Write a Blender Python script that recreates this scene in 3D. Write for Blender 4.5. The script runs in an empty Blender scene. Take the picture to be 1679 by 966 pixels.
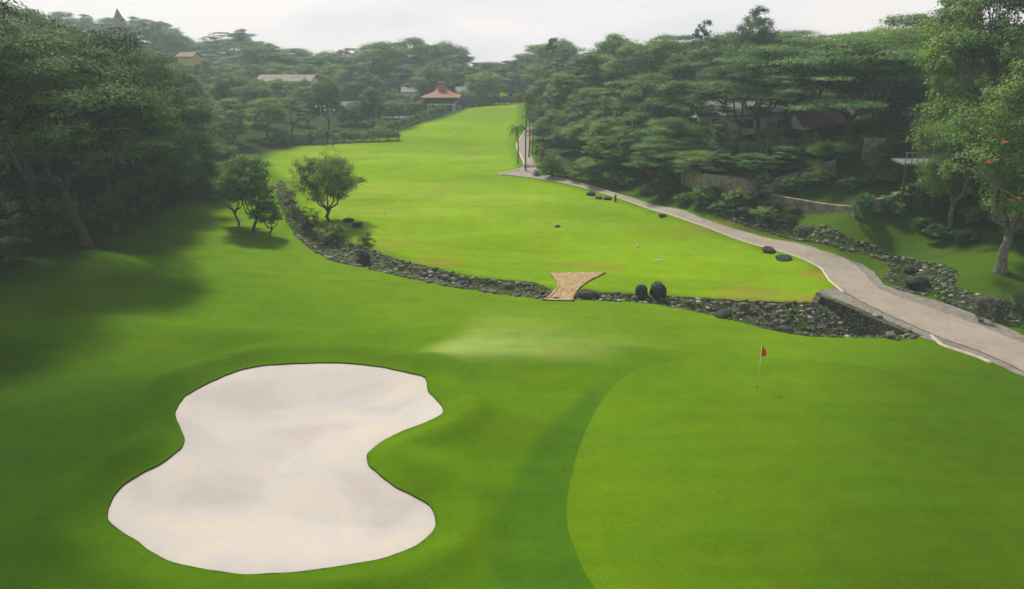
import bpy, bmesh, math, random
import numpy as np
from mathutils import Vector, Matrix, noise as mnoise

# ------------------------------------------------------------------ camera, world, sun, exposure
SC = bpy.context.scene
COL = SC.collection
CAMZ = 16.0
FPX = 1250.0
TH = math.atan(413.0 / FPX)
cam_data = bpy.data.cameras.new("camera")
cam_data.sensor_width = 36.0
cam_data.lens = FPX / 1679.0 * 36.0
cam_data.clip_start = 0.5
cam_data.clip_end = 6000
cam = bpy.data.objects.new("camera", cam_data)
COL.objects.link(cam)
cam.location = (0, 0, CAMZ)
cam.rotation_euler = (math.pi / 2 - TH, 0, 0)
SC.camera = cam

SUN_DIR = Vector((-0.30, 0.58, 0.86)).normalized()
SUN_EL = math.asin(SUN_DIR.z)
SUN_ROT = math.atan2(SUN_DIR.x, SUN_DIR.y)
world = bpy.data.worlds.new("World")
SC.world = world
world.use_nodes = True
wt = world.node_tree
wt.nodes.clear()
def N(t, typ, **kw):
    n = t.nodes.new(typ)
    for k, v in kw.items():
        setattr(n, k, v)
    return n
wo = N(wt, 'ShaderNodeOutputWorld')
sky = N(wt, 'ShaderNodeTexSky', sky_type='NISHITA', sun_disc=False)
sky.sun_elevation = SUN_EL
sky.sun_rotation = SUN_ROT % (2 * math.pi)
sky.dust_density = 3.0
bg = N(wt, 'ShaderNodeBackground')
bg.inputs['Strength'].default_value = 0.07
wt.links.new(sky.outputs[0], bg.inputs['Color'])
# thin bright cloud cover over the blue, laid out by direction in the sky
tc = N(wt, 'ShaderNodeTexCoord')
mp = N(wt, 'ShaderNodeMapping')
mp.inputs['Scale'].default_value = (1.2, 1.2, 4.5)
wt.links.new(tc.outputs['Generated'], mp.inputs['Vector'])
nz = N(wt, 'ShaderNodeTexNoise')
nz.inputs['Scale'].default_value = 2.1
nz.inputs['Detail'].default_value = 5
nz.inputs['Roughness'].default_value = 0.5
wt.links.new(mp.outputs[0], nz.inputs['Vector'])
cr = N(wt, 'ShaderNodeValToRGB')
cr.color_ramp.elements[0].position = 0.34
cr.color_ramp.elements[0].color = (0.68, 0.66, 0.74, 1)
cr.color_ramp.elements[1].position = 0.56
cr.color_ramp.elements[1].color = (1.0, 0.86, 0.86, 1)
wt.links.new(nz.outputs['Fac'], cr.inputs[0])
bg2 = N(wt, 'ShaderNodeBackground')
bg2.inputs['Strength'].default_value = 1.18
# cloud cover bright low over the horizon, unseen zenith darkened to cut ambient light
sx = N(wt, 'ShaderNodeSeparateXYZ')
wt.links.new(tc.outputs['Generated'], sx.inputs[0])
zr = N(wt, 'ShaderNodeValToRGB')
zr.color_ramp.elements[0].position = 0.06
zr.color_ramp.elements[0].color = (1.0, 1.0, 1.0, 1)
zr.color_ramp.elements[1].position = 0.55
zr.color_ramp.elements[1].color = (.28, .31, .35, 1)
wt.links.new(sx.outputs[2], zr.inputs[0])
mm = N(wt, 'ShaderNodeMix', data_type='RGBA', blend_type='MULTIPLY')
mm.inputs[0].default_value = 1.0
wt.links.new(cr.outputs[0], mm.inputs[6])
wt.links.new(zr.outputs[0], mm.inputs[7])
wt.links.new(mm.outputs[2], bg2.inputs['Color'])
mxs = N(wt, 'ShaderNodeMixShader')
mxs.inputs[0].default_value = 0.84
wt.links.new(bg.outputs[0], mxs.inputs[1])
wt.links.new(bg2.outputs[0], mxs.inputs[2])
wt.links.new(mxs.outputs[0], wo.inputs['Surface'])

sd = bpy.data.lights.new("sun", 'SUN')
sd.energy = 4.0
sd.angle = math.radians(8)
sd.color = (1.0, 0.93, 0.80)
sun = bpy.data.objects.new("sun", sd)
COL.objects.link(sun)
sun.rotation_euler = SUN_DIR.to_track_quat('Z', 'Y').to_euler()
sun.location = (-60, 80, 120)

SC.view_settings.view_transform = 'Standard'
SC.view_settings.look = 'None'
SC.view_settings.exposure = 0.3
SC.view_settings.gamma = 1.0
SC.view_settings.use_curve_mapping = False
SC.cycles.max_bounces = 5
SC.cycles.diffuse_bounces = 3
SC.cycles.glossy_bounces = 2
SC.cycles.transmission_bounces = 3
SC.cycles.volume_bounces = 0
SC.cycles.transparent_max_bounces = 8
SC.cycles.use_denoising = True
SC.cycles.caustics_reflective = False
SC.cycles.caustics_refractive = False

rng = np.random.default_rng(11)
R = random.Random(5)

# ------------------------------------------------------------------ picture -> place
CT, ST = math.cos(TH), math.sin(TH)
def ray(px, py):
    u = (px - 839.5) / FPX
    v = -(py - 483.0) / FPX
    return np.array([u, CT + v * ST, -ST + v * CT])
def plane_pt(px, py, z):
    d = ray(px, py)
    t = (z - CAMZ) / d[2]
    return (d[0] * t, d[1] * t, z)
def z_at(py, Y):
    d = ray(839.5, py)
    return CAMZ + Y * d[2] / d[1]

# ground heights known at picture points (px, py, z) and at places (x, y, z)
CP = [plane_pt(*p) for p in [
    (840, 966, .0), (100, 966, .2), (1600, 966, .0), (840, 760, .0), (1242, 634, .0), (1679, 720, -.3),
    (0, 650, 1.0), (200, 560, .5), (470, 560, .1), (450, 480, .1), (840, 520, -.05), (1100, 560, -.1), (1500, 552, -.6),
    (600, 440, -.4), (900, 488, -.5), (300, 450, .7), (145, 405, 1.8), (0, 440, 2.6), (415, 380, .1), (290, 338, 1.0),
    (870, 450, -.7), (1200, 480, -.8), (1370, 470, -.65), (600, 400, -.5), (840, 350, -.3), (640, 300, 0), (840, 292, 0),
    (1100, 360, -.5), (450, 262, -.2), (560, 240, .1), (840, 236, .2), (840, 174, 3.0), (780, 176, 2.8), (800, 200, 1.6), (650, 222, .5),
    (1679, 610, -.7), (1600, 545, -.7), (1450, 430, -.8), (1640, 445, .9), (1500, 380, .9), (1330, 365, .6), (1240, 318, 1.9),
    (1050, 300, .5), (1130, 315, 1.1), (1400, 345, 2.2), (870, 260, .0), (1679, 480, .2)]]
CP += [(30, 84, 5.2), (40, 72, 5.5), (22, 78, 4.0), (48, 60, 5.0), (60, 50, 7), (80, 100, 13), (55, 120, 9.5), (40, 150, 7), (16, 125, 2.0), (14, 160, 2.8),
       (100, 200, 15), (0, 215, 1.5), (0, 300, 3), (100, 320, 12), (-60, 55, 9), (-80, 100, 12), (-45, 100, 2.5), (-55, 150, 3.0),
       (-20, 186, -1.0), (-35, 190, .5), (-90, 200, 7), (-90, 300, 10), (-160, 320, 13), (-35, 300, 3), (-10, 205, .5), (-30, 155, -.4), (-40, 25, 1), (40, 20, 0), (0, -20, 0), (-60, -30, 1), (60, -30, 0),
       (-160, 100, 20), (160, 100, 18)]
CP = np.array(CP)
def _rbf_fit(P):
    xy = P[:, :2]
    D = np.sqrt(((xy[:, None] - xy[None]) ** 2).sum(-1) + 9.0)
    n = len(P)
    A = np.zeros((n + 1, n + 1))
    A[:n, :n] = -D + np.eye(n) * 0.0
    A[:n, n] = 1
    A[n, :n] = 1
    b = np.zeros(n + 1)
    b[:n] = P[:, 2]
    return np.linalg.solve(A, b)
_w = _rbf_fit(CP)
def smooth(e0, e1, x):
    t = np.clip((x - e0) / (e1 - e0), 0, 1)
    return t * t * (3 - 2 * t)
MOUNDS = []   # (x, y, rx, ry, rot, h)
def h_base(x, y):
    x = np.asarray(x, float)
    y = np.asarray(y, float)
    shp = x.shape
    xc = np.clip(x.ravel(), -170, 170)
    yc = np.clip(y.ravel(), -30, 330)
    out = np.empty(xc.shape)
    for i in range(0, len(xc), 20000):
        a, b = xc[i:i + 20000], yc[i:i + 20000]
        D = np.sqrt((a[:, None] - CP[None, :, 0]) ** 2 + (b[:, None] - CP[None, :, 1]) ** 2 + 9.0)
        out[i:i + 20000] = -(D @ _w[:-1]) + _w[-1]
    out = out.reshape(shp)
    for mx, my, rx, ry, ro, hh in MOUNDS:
        c, s = math.cos(ro), math.sin(ro)
        u = ((x - mx) * c + (y - my) * s) / rx
        v = (-(x - mx) * s + (y - my) * c) / ry
        out = out + hh * np.exp(-(u * u + v * v))
    out = out + 0.10 * np.sin(x * .21 + 1.3) * np.sin(y * .17 + .4) * smooth(140, 60, y) + .05 * np.sin(x * .47 + y * .31)
    out = out - 24 * smooth(320, 600, y) - 18 * smooth(180, 450, np.abs(x))
    return out
def h1(x, y):
    return float(h_base(np.array([x]), np.array([y]))[0])
def ground_pt(px, py):
    d = ray(px, py)
    ts = np.linspace(8, 420, 700)
    g = CAMZ + d[2] * ts - h_base(d[0] * ts, d[1] * ts)
    k = np.where(g < 0)[0]
    if len(k) == 0:
        return plane_pt(px, py, 0)
    a, b = ts[max(k[0] - 1, 0)], ts[k[0]]
    for _ in range(12):
        m = .5 * (a + b)
        if CAMZ + d[2] * m - h1(d[0] * m, d[1] * m) < 0: b = m
        else: a = m
    return d[0] * a, d[1] * a, h1(d[0] * a, d[1] * a)
def col_pt(px, Y):
    z = 0.0
    for _ in range(8):
        dep = Y * CT + (CAMZ - z) * ST
        x = (px - 839.5) / FPX * dep
        z = h1(x, Y)
    return x, Y, z
for px, py, rx, ry, ro, hh in [(800, 700, 3.2, 2.0, -.1, .75), (760, 750, 2.4, 2.0, .2, .4), (215, 700, 2.6, 5.0, .1, .55), (400, 560, 6.5, 1.9, 0, .65),
                               (790, 592, 5.0, 1.7, .05, .42), (195, 462, 3.6, 1.1, -.55, .45), (60, 500, 3.0, 1.0, -.4, .4), (1000, 575, 4, 1.2, 0, .2), (110, 570, 5, 2.6, .3, .6), (130, 690, 3, 2, .2, .35), (1290, 470, 5, 3, 0, .1), (100, 880, 2.5, 3.5, .2, .3),
                               (560, 320, 9, 5, 0, .35), (960, 330, 10, 5, 0, .3), (700, 265, 14, 6, 0, .5)]:
    p = plane_pt(px, py, 0)
    MOUNDS.append((p[0], p[1], rx, ry, ro, hh))

def catmull(pts, n=4, closed=True):
    P = [np.array(p, float) for p in pts]
    out = []
    m = len(P)
    for i in range(m if closed else m - 1):
        if closed:
            a, b, c, d = P[i - 1], P[i], P[(i + 1) % m], P[(i + 2) % m]
        else:
            a, b, c, d = P[max(i - 1, 0)], P[i], P[i + 1], P[min(i + 2, m - 1)]
        for k in range(n):
            t = k / n
            out.append(.5 * ((2 * b) + (-a + c) * t + (2 * a - 5 * b + 4 * c - d) * t * t + (-a + 3 * b - 3 * c + d) * t ** 3))
    if not closed:
        out.append(P[-1])
    return np.array(out)
def outline(pix, n=3, closed=True):
    w = [ground_pt(*p)[:2] for p in pix]
    return catmull(w, n, closed) if n > 1 else np.array(w)
def sdist(poly, x, y, closed=True):
    """signed distance, negative inside"""
    x = x.ravel(); y = y.ravel()
    best = np.full(x.shape, 1e9)
    inside = np.zeros(x.shape, bool)
    m = len(poly)
    for i in range(m if closed else m - 1):
        ax, ay = poly[i]
        bx, by = poly[(i + 1) % m]
        dx, dy = bx - ax, by - ay
        L = dx * dx + dy * dy + 1e-12
        t = np.clip(((x - ax) * dx + (y - ay) * dy) / L, 0, 1)
        best = np.minimum(best, (x - ax - t * dx) ** 2 + (y - ay - t * dy) ** 2)
        if closed:
            c = ((ay > y) != (by > y))
            if dy != 0:
                c &= x < (dx * (y - ay) / dy + ax)
                inside ^= c
    d = np.sqrt(best)
    return np.where(inside, -d, d) if closed else d

BUNKER = outline([(425, 600), (475, 596.5), (512, 595), (557, 595), (615, 600), (665, 610), (696, 619), (702, 641), (717, 657), (727, 672),
    (721, 682), (698, 693), (657, 709), (624, 726), (605, 742), (602, 757), (620, 777), (649, 798), (682, 815), (705, 829), (713, 850),
    (711, 870), (686, 893), (636, 914), (566, 928), (491, 938), (417, 942), (367, 939), (305, 928), (263, 914), (222, 887), (185, 860),
    (176, 846), (183, 821), (197, 800), (226, 779), (259, 763), (288, 742), (303, 723), (297, 705), (288, 680), (295, 659), (313, 643),
    (346, 626), (384, 610)])
GREEN = outline([(985, 975), (945, 905), (929, 850), (935, 790), (955, 720), (985, 660), (1020, 620), (1060, 601), (1120, 591), (1200, 588),
    (1300, 590), (1420, 600), (1530, 630), (1640, 690), (1760, 800), (1800, 975), (1700, 1100), (1400, 1160), (1150, 1120)])
PATH = outline([(815, 286), (845, 281), (857, 276), (859, 268), (854, 256), (849, 246), (848, 236), (856, 224), (862, 214), (866, 208),
    (876, 208), (874, 220), (870, 232), (868, 244), (872, 258), (879, 272), (884, 284), (915, 291), (960, 302), (1010, 317), (1080, 338), (1150, 358),
    (1230, 383), (1290, 397), (1345, 411), (1392, 428), (1418, 450), (1438, 474), (1500, 497), (1570, 522), (1630, 545), (1720, 580),
    (1800, 620), (1800, 665), (1740, 640), (1679, 611), (1610, 578), (1560, 561), (1530, 550), (1480, 528), (1430, 505), (1385, 481),
    (1362, 462), (1352, 448), (1338, 435), (1280, 412), (1180, 381), (1120, 359), (1050, 337), (980, 314), (925, 300), (870, 291)], 2)
SHOULDER = outline([(1340, 480), (1375, 472), (1400, 440), (1395, 425), (1432, 446), (1452, 468), (1500, 484), (1560, 502), (1620, 525), (1679, 550), (1800, 600),
    (1850, 700), (1740, 648), (1679, 618), (1600, 584), (1545, 566), (1530, 556), (1505, 552)], 2)
STREAM = outline([(457, 300), (455, 320), (464, 345), (484, 384), (520, 415), (570, 433), (640, 449), (720, 466), (800, 480), (880, 489), (940, 491), (1000, 493),
    (1080, 499), (1180, 519), (1260, 540), (1330, 550), (1420, 553), (1505, 551), (1340, 482), (1335, 497), (1200, 492), (1100, 487), (1000, 480), (935, 478), (900, 476), (870, 463),
    (780, 455), (740, 447), (690, 436), (640, 422), (600, 408), (555, 392), (520, 375), (493, 350), (474, 325), (465, 300)], 2)
STREAM_BANK = outline([(1335, 497), (1200, 492), (1100, 487), (1000, 480), (935, 478), (900, 476), (870, 463),
    (780, 455), (740, 447), (690, 436), (640, 422), (600, 408), (555, 392), (520, 375), (493, 350), (474, 325), (465, 300), (457, 300), (455, 320), (464, 345), (484, 384), (520, 415), (570, 433), (640, 449), (720, 466), (800, 480), (880, 489), (940, 491), (1000, 493),
    (1080, 499), (1180, 519), (1260, 540), (1330, 550), (1420, 553), (1505, 551)], 2, False)
STREAM2 = outline([(1110, 330), (1180, 352), (1260, 380), (1310, 394), (1380, 408), (1440, 422), (1462, 440), (1450, 460), (1480, 478), (1530, 486), (1600, 515),
    (1679, 540), (1760, 570), (1760, 520), (1679, 505), (1610, 485), (1560, 470), (1565, 445), (1520, 430), (1450, 408), (1390, 390), (1310, 372), (1220, 348), (1140, 320)], 2)
FAIRWAY = outline([(430, 262), (480, 240), (560, 235), (640, 226), (680, 205), (760, 182), (790, 170), (846, 170), (850, 205), (842, 240), (850, 262), (850, 280), (820, 286),
    (870, 293), (980, 316), (1120, 361), (1280, 414), (1335, 437), (1375, 478), (1330, 495), (1200, 490), (1000, 477), (900, 470), (780, 452), (690, 433), (600, 402), (510, 368), (470, 300)], 2)
PALE_PATCH = outline([(690, 585), (740, 545), (765, 512), (830, 495), (1000, 500), (1180, 530), (1330, 560), (1250, 590), (1060, 582), (1000, 600), (850, 590)], 2)
WOODL = outline([(-300, 640), (-60, 520), (60, 470), (170, 440), (240, 395), (280, 352), (330, 335), (370, 330), (430, 285), (440, 262), (500, 240), (640, 222), (700, 200), (760, 180), (780, 165), (700, 150), (400, 140), (-200, 150), (-900, 300), (-900, 800)], 2)
LITTER = outline([(1090, 325), (1200, 362), (1310, 385), (1330, 372), (1270, 340), (1250, 318), (1120, 298), (1040, 298)], 2)
WOODR = outline([(880, 275), (900, 282), (960, 292), (1010, 300), (1040, 285), (1120, 290), (1240, 305), (1260, 320), (1400, 345), (1600, 385), (1679, 390), (2200, 420), (2200, 150), (1200, 140), (880, 180)], 2)

# ------------------------------------------------------------------ materials
def newmat(name):
    m = bpy.data.materials.new(name)
    m.use_nodes = True
    t = m.node_tree
    t.nodes.clear()
    return m, t, N(t, 'ShaderNodeOutputMaterial')
def noise_node(t, scale, detail=4, rough=.55, vec=None, dist=0):
    n = N(t, 'ShaderNodeTexNoise')
    n.inputs['Scale'].default_value = scale
    n.inputs['Detail'].default_value = detail
    n.inputs['Roughness'].default_value = rough
    n.inputs['Distortion'].default_value = dist
    if vec is not None:
        t.links.new(vec, n.inputs['Vector'])
    return n
def mathn(t, op, a, b=None):
    n = N(t, 'ShaderNodeMath', operation=op)
    for i, v in enumerate((a, b)):
        if v is None: continue
        if isinstance(v, (int, float)): n.inputs[i].default_value = v
        else: t.links.new(v, n.inputs[i])
    return n.outputs[0]
def ramp(t, fac, stops):
    r = N(t, 'ShaderNodeValToRGB')
    e = r.color_ramp.elements
    while len(e) < len(stops): e.new(.5)
    for i, (p, c) in enumerate(stops):
        e[i].position = p
        e[i].color = (*c, 1) if len(c) == 3 else c
    t.links.new(fac, r.inputs[0])
    return r.outputs[0]
def mixc(t, fac, a, b, mode='MIX'):
    n = N(t, 'ShaderNodeMix', data_type='RGBA', blend_type=mode)
    for i, v in ((0, fac), (6, a), (7, b)):
        if isinstance(v, (int, float)): n.inputs[i].default_value = v
        elif isinstance(v, tuple): n.inputs[i].default_value = (*v, 1)
        else: t.links.new(v, n.inputs[i])
    return n.outputs[2]
def posn(t):
    return N(t, 'ShaderNodeNewGeometry').outputs['Position']

def grass_mat():
    m, t, o = newmat('mown_grass')
    a = N(t, 'ShaderNodeAttribute', attribute_name='ground_colour')
    P = posn(t)
    n1 = noise_node(t, .09, 5, .6, P)
    n2 = noise_node(t, .8, 5, .65, P)
    n3 = noise_node(t, 11, 5, .8, P)
    mpn = N(t, 'ShaderNodeMapping')
    mpn.inputs['Scale'].default_value = (.25, 1.6, 1)
    t.links.new(P, mpn.inputs['Vector'])
    n4 = noise_node(t, .5, 4, .6, mpn.outputs[0])
    v = mathn(t, 'ADD', mathn(t, 'MULTIPLY', n1.outputs[0], .55), mathn(t, 'MULTIPLY', n2.outputs[0], .42))
    v = mathn(t, 'ADD', v, mathn(t, 'MULTIPLY', n3.outputs[0], 1.05))
    v = mathn(t, 'ADD', v, mathn(t, 'MULTIPLY', n4.outputs[0], .40))
    v = mathn(t, 'ADD', v, -.22)
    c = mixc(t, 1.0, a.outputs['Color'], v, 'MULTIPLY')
    warm = ramp(t, noise_node(t, .22, 4, .6, P).outputs[0], [(.42, (0, 0, 0)), (.7, (1, 1, 1))])
    c = mixc(t, mathn(t, 'MULTIPLY', warm, .35), c, mixc(t, 1.0, c, (1.45, 1.05, .9), 'MULTIPLY'))
    b = N(t, 'ShaderNodeBsdfPrincipled')
    t.links.new(c, b.inputs['Base Color'])
    b.inputs['Roughness'].default_value = 1.0
    b.inputs['Specular IOR Level'].default_value = .02
    bp = N(t, 'ShaderNodeBump')
    bp.inputs['Strength'].default_value = .55
    bp.inputs['Distance'].default_value = .06
    hh = mathn(t, 'ADD', noise_node(t, 14, 4, .7, P).outputs[0], mathn(t, 'MULTIPLY', noise_node(t, 1.3, 3, .6, P).outputs[0], 1.5))
    t.links.new(hh, bp.inputs['Height'])
    t.links.new(bp.outputs[0], b.inputs['Normal'])
    t.links.new(b.outputs[0], o.inputs[0])
    return m
def simple_mat(name, c1, c2, scale=3, rough=.85, bump=.3, bdist=.02, detail=5, lo=.35, hi=.65, obj=False, spec=.3, metal=0):
    m, t, o = newmat(name)
    if obj:
        P = N(t, 'ShaderNodeTexCoord').outputs['Object']
    else:
        P = posn(t)
    n = noise_node(t, scale, detail, .65, P)
    c = ramp(t, n.outputs[0], [(lo, c1), (hi, c2)])
    b = N(t, 'ShaderNodeBsdfPrincipled')
    t.links.new(c, b.inputs['Base Color'])
    b.inputs['Roughness'].default_value = rough
    b.inputs['Specular IOR Level'].default_value = spec
    b.inputs['Metallic'].default_value = metal
    bp = N(t, 'ShaderNodeBump')
    bp.inputs['Strength'].default_value = bump
    bp.inputs['Distance'].default_value = bdist
    t.links.new(noise_node(t, scale * 3, 5, .7, P).outputs[0], bp.inputs['Height'])
    t.links.new(bp.outputs[0], b.inputs['Normal'])
    t.links.new(b.outputs[0], o.inputs[0])
    return m
def sand_mat():
    m, t, o = newmat('bunker_sand')
    P = posn(t)
    a = noise_node(t, .28, 4, .55, P, .6)
    c = ramp(t, a.outputs[0], [(.34, (.435, .40, .375)), (.50, (.475, .448, .425)), (.66, (.515, .475, .405))])
    f = noise_node(t, 6, 5, .7, P)
    c = mixc(t, 1.0, c, ramp(t, f.outputs[0], [(.3, (.95, .95, .95)), (.7, (1.03, 1.03, 1.03))]), 'MULTIPLY')
    b = N(t, 'ShaderNodeBsdfPrincipled')
    t.links.new(c, b.inputs['Base Color'])
    b.inputs['Roughness'].default_value = .95
    b.inputs['Specular IOR Level'].default_value = .1
    wv = N(t, 'ShaderNodeTexWave', wave_type='BANDS')
    wv.inputs['Scale'].default_value = 2.2
    wv.inputs['Distortion'].default_value = 9
    wv.inputs['Detail'].default_value = 3
    wv.inputs['Detail Scale'].default_value = .5
    t.links.new(P, wv.inputs['Vector'])
    hh = mathn(t, 'ADD', mathn(t, 'MULTIPLY', wv.outputs[1], .25), noise_node(t, 5, 5, .7, P).outputs[0])
    bp = N(t, 'ShaderNodeBump')
    bp.inputs['Strength'].default_value = .25
    bp.inputs['Distance'].default_value = .02
    t.links.new(hh, bp.inputs['Height'])
    t.links.new(bp.outputs[0], b.inputs['Normal'])
    t.links.new(b.outputs[0], o.inputs[0])
    return m
def leaf_mat(name, dark, light, warm=None, trans=.35):
    """foliage: colour varies from leaf clump to leaf clump and from tree to tree"""
    m, t, o = newmat(name)
    a = N(t, 'ShaderNodeAttribute', attribute_name='leaf_tint')
    oi = N(t, 'ShaderNodeObjectInfo')
    f = mathn(t, 'ADD', mathn(t, 'MULTIPLY', a.outputs['Fac'], .8), mathn(t, 'MULTIPLY', oi.outputs['Random'], .25))
    c = ramp(t, f, [(.05, dark), (.9, light)])
    if warm:
        w = ramp(t, oi.outputs['Random'], [(.55, (0, 0, 0)), (.95, (.7, .7, .7))])
        c = mixc(t, w, c, warm)
    b = N(t, 'ShaderNodeBsdfPrincipled')
    t.links.new(c, b.inputs['Base Color'])
    b.inputs['Roughness'].default_value = .6
    b.inputs['Specular IOR Level'].default_value = .10
    tr = N(t, 'ShaderNodeBsdfTranslucent')
    t.links.new(mixc(t, 1.0, c, (1.3, 1.5, .6), 'MULTIPLY'), tr.inputs[0])
    mx = N(t, 'ShaderNodeMixShader')
    mx.inputs[0].default_value = trans
    t.links.new(b.outputs[0], mx.inputs[1])
    t.links.new(tr.outputs[0], mx.inputs[2])
    t.links.new(mx.outputs[0], o.inputs[0])
    return m
def stone_mat(name, cols, scale=1.6, mortar=(.16, .15, .12), bdist=.05):
    m, t, o = newmat(name)
    P = posn(t)
    v = N(t, 'ShaderNodeTexVoronoi', feature='F1')
    v.inputs['Scale'].default_value = scale
    t.links.new(P, v.inputs['Vector'])
    e = N(t, 'ShaderNodeTexVoronoi', feature='DISTANCE_TO_EDGE')
    e.inputs['Scale'].default_value = scale
    t.links.new(P, e.inputs['Vector'])
    sep = N(t, 'ShaderNodeSeparateColor')
    t.links.new(v.outputs['Color'], sep.inputs[0])
    st = [(i / max(1, len(cols) - 1), c) for i, c in enumerate(cols)]
    c = ramp(t, sep.outputs[0], st)
    c = mixc(t, .5, c, mixc(t, 1.0, c, ramp(t, noise_node(t, 7, 5, .7, P).outputs[0], [(.3, (.5, .5, .5)), (.7, (1.4, 1.4, 1.4))]), 'MULTIPLY'))
    ed = ramp(t, e.outputs['Distance'], [(.03, (0, 0, 0)), (.09, (1, 1, 1))])
    c = mixc(t, ed, mortar, c)
    b = N(t, 'ShaderNodeBsdfPrincipled')
    t.links.new(c, b.inputs['Base Color'])
    b.inputs['Roughness'].default_value = .85
    bp = N(t, 'ShaderNodeBump')
    bp.inputs['Strength'].default_value = .8
    bp.inputs['Distance'].default_value = bdist
    t.links.new(ramp(t, e.outputs['Distance'], [(.0, (0, 0, 0)), (.2, (1, 1, 1))]), bp.inputs['Height'])
    t.links.new(bp.outputs[0], b.inputs['Normal'])
    t.links.new(b.outputs[0], o.inputs[0])
    return m

M = {}
M['grass'] = grass_mat()
M['sand'] = sand_mat()
def path_mat():
    m, t, o = newmat('worn_concrete_path')
    P = posn(t)
    c = ramp(t, noise_node(t, .6, 6, .65, P).outputs[0], [(.32, (.27, .235, .195)), (.5, (.315, .275, .23)), (.7, (.35, .31, .265))])
    v = N(t, 'ShaderNodeTexVoronoi', feature='DISTANCE_TO_EDGE')
    v.inputs['Scale'].default_value = .55
    w = N(t, 'ShaderNodeVectorMath', operation='ADD')
    t.links.new(P, w.inputs[0])
    t.links.new(noise_node(t, 1.5, 4, .6, P).outputs['Color'], w.inputs[1])
    t.links.new(w.outputs[0], v.inputs['Vector'])
    ck = ramp(t, v.outputs['Distance'], [(.0, (.88, .88, .88)), (.02, (1, 1, 1))])
    c = mixc(t, 1.0, c, ck, 'MULTIPLY')
    c = mixc(t, 1.0, c, ramp(t, noise_node(t, 7, 5, .8, P).outputs[0], [(.3, (.8, .8, .8)), (.7, (1.15, 1.15, 1.15))]), 'MULTIPLY')
    b = N(t, 'ShaderNodeBsdfPrincipled')
    t.links.new(c, b.inputs['Base Color'])
    b.inputs['Roughness'].default_value = .95
    b.inputs['Specular IOR Level'].default_value = .1
    t.links.new(b.outputs[0], o.inputs[0])
    return m
M['path'] = path_mat()
M['oldpath'] = simple_mat('old_concrete', (.28, .235, .195), (.37, .32, .27), .7, .9, .3, .01)
M['shoulder'] = simple_mat('gravel_shoulder', (.15, .14, .12), (.25, .235, .20), 2.5, .95, .6, .03)
M['kerb'] = simple_mat('pale_kerb', (.42, .38, .30), (.58, .53, .43), 4, .9, .3, .01)
M['bed'] = simple_mat('stream_bed', (.05, .048, .038), (.17, .16, .13), 2.5, .8, .8, .05)
M['rock'] = simple_mat('grey_rock', (.045, .044, .036), (.17, .165, .14), 1.6, .85, .6, .05)
M['darkrock'] = simple_mat('dark_rock', (.016, .018, .014), (.05, .052, .042), 2.0, .85, .6, .06)
M['bark'] = simple_mat('bark', (.035, .028, .02), (.10, .085, .065), 6, .95, .8, .03, obj=True)
M['palebark'] = simple_mat('pale_bark', (.10, .09, .07), (.24, .22, .18), 5, .95, .8, .03, obj=True)
M['leafdeep'] = leaf_mat('deep_green_leaves', (.010, .040, .016), (.16, .30, .085), (.18, .28, .06), .22)
M['leafmid'] = leaf_mat('mid_green_leaves', (.018, .065, .018), (.21, .35, .07), (.23, .32, .05), .25)
M['leafbright'] = leaf_mat('bright_green_leaves', (.055, .12, .016), (.24, .32, .05), None, .28)
M['leafdull'] = leaf_mat('dull_olive_leaves', (.035, .045, .022), (.11, .115, .05), None, .3)
M['leafgrey'] = leaf_mat('grey_green_leaves', (.05, .06, .045), (.15, .155, .12), None, .3)
M['palm'] = leaf_mat('palm_fronds', (.035, .05, .018), (.12, .13, .04), None, .3)
M['leafshade'] = leaf_mat('shaded_leaves', (.004, .022, .006), (.13, .23, .05), (.085, .14, .03), .2)  # darker leaf copy, shade of the left wood put into its colour
M['flower'] = simple_mat('orange_petals', (.75, .10, .015), (.85, .20, .03), 3, .6, .1, .01)
M['terracotta'] = simple_mat('terracotta_tiles', (.20, .095, .065), (.31, .16, .11), 3, .8, .5, .03)
M['wood'] = simple_mat('dark_brown_wood', (.05, .03, .018), (.11, .065, .04), 3, .7, .3, .01)
M['white'] = simple_mat('white_paint', (.60, .60, .57), (.75, .75, .72), 1.5, .7, .1, .01)
M['cream'] = simple_mat('weathered_cream_wall', (.13, .12, .085), (.34, .31, .24), 1.4, .9, .3, .02)
M['house'] = simple_mat('house_wall', (.66, .66, .64), (.80, .80, .78), .6, .9, .1, .01)
M['pinkroof'] = simple_mat('faded_pink_roof', (.27, .14, .11), (.38, .21, .17), 1.5, .85, .3, .02)
M['greyroof'] = simple_mat('grey_roof', (.13, .14, .15), (.22, .23, .24), 1.5, .8, .3, .02)
M['yellow'] = simple_mat('yellow_wall', (.48, .36, .08), (.58, .45, .12), 1, .8, .1, .01)
M['glass'] = simple_mat('dark_window_glass', (.02, .03, .035), (.04, .05, .06), 1, .15, 0, .01)
M['moss'] = stone_mat('mossy_stone_wall', [(.028, .035, .016), (.05, .062, .024), (.08, .09, .04), (.05, .05, .03)], 3.0, (.015, .02, .01))
M['cobble'] = stone_mat('ochre_cobbles', [(.34, .21, .08), (.52, .37, .17), (.42, .27, .10), (.62, .50, .32)], 5.0, (.14, .10, .06), .04)
M['red'] = simple_mat('red_cloth', (.70, .03, .015), (.80, .05, .02), 4, .7, .1, .005)
M['pole'] = simple_mat('pale_yellow_pole', (.70, .68, .38), (.78, .76, .48), 2, .4, .0, .005)
M['metal'] = simple_mat('grey_metal', (.20, .21, .21), (.32, .33, .33), 3, .5, .1, .005, metal=.4)
M['cup'] = simple_mat('dark_cup', (.01, .01, .01), (.03, .03, .03), 3, .9, 0, .005)

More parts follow.
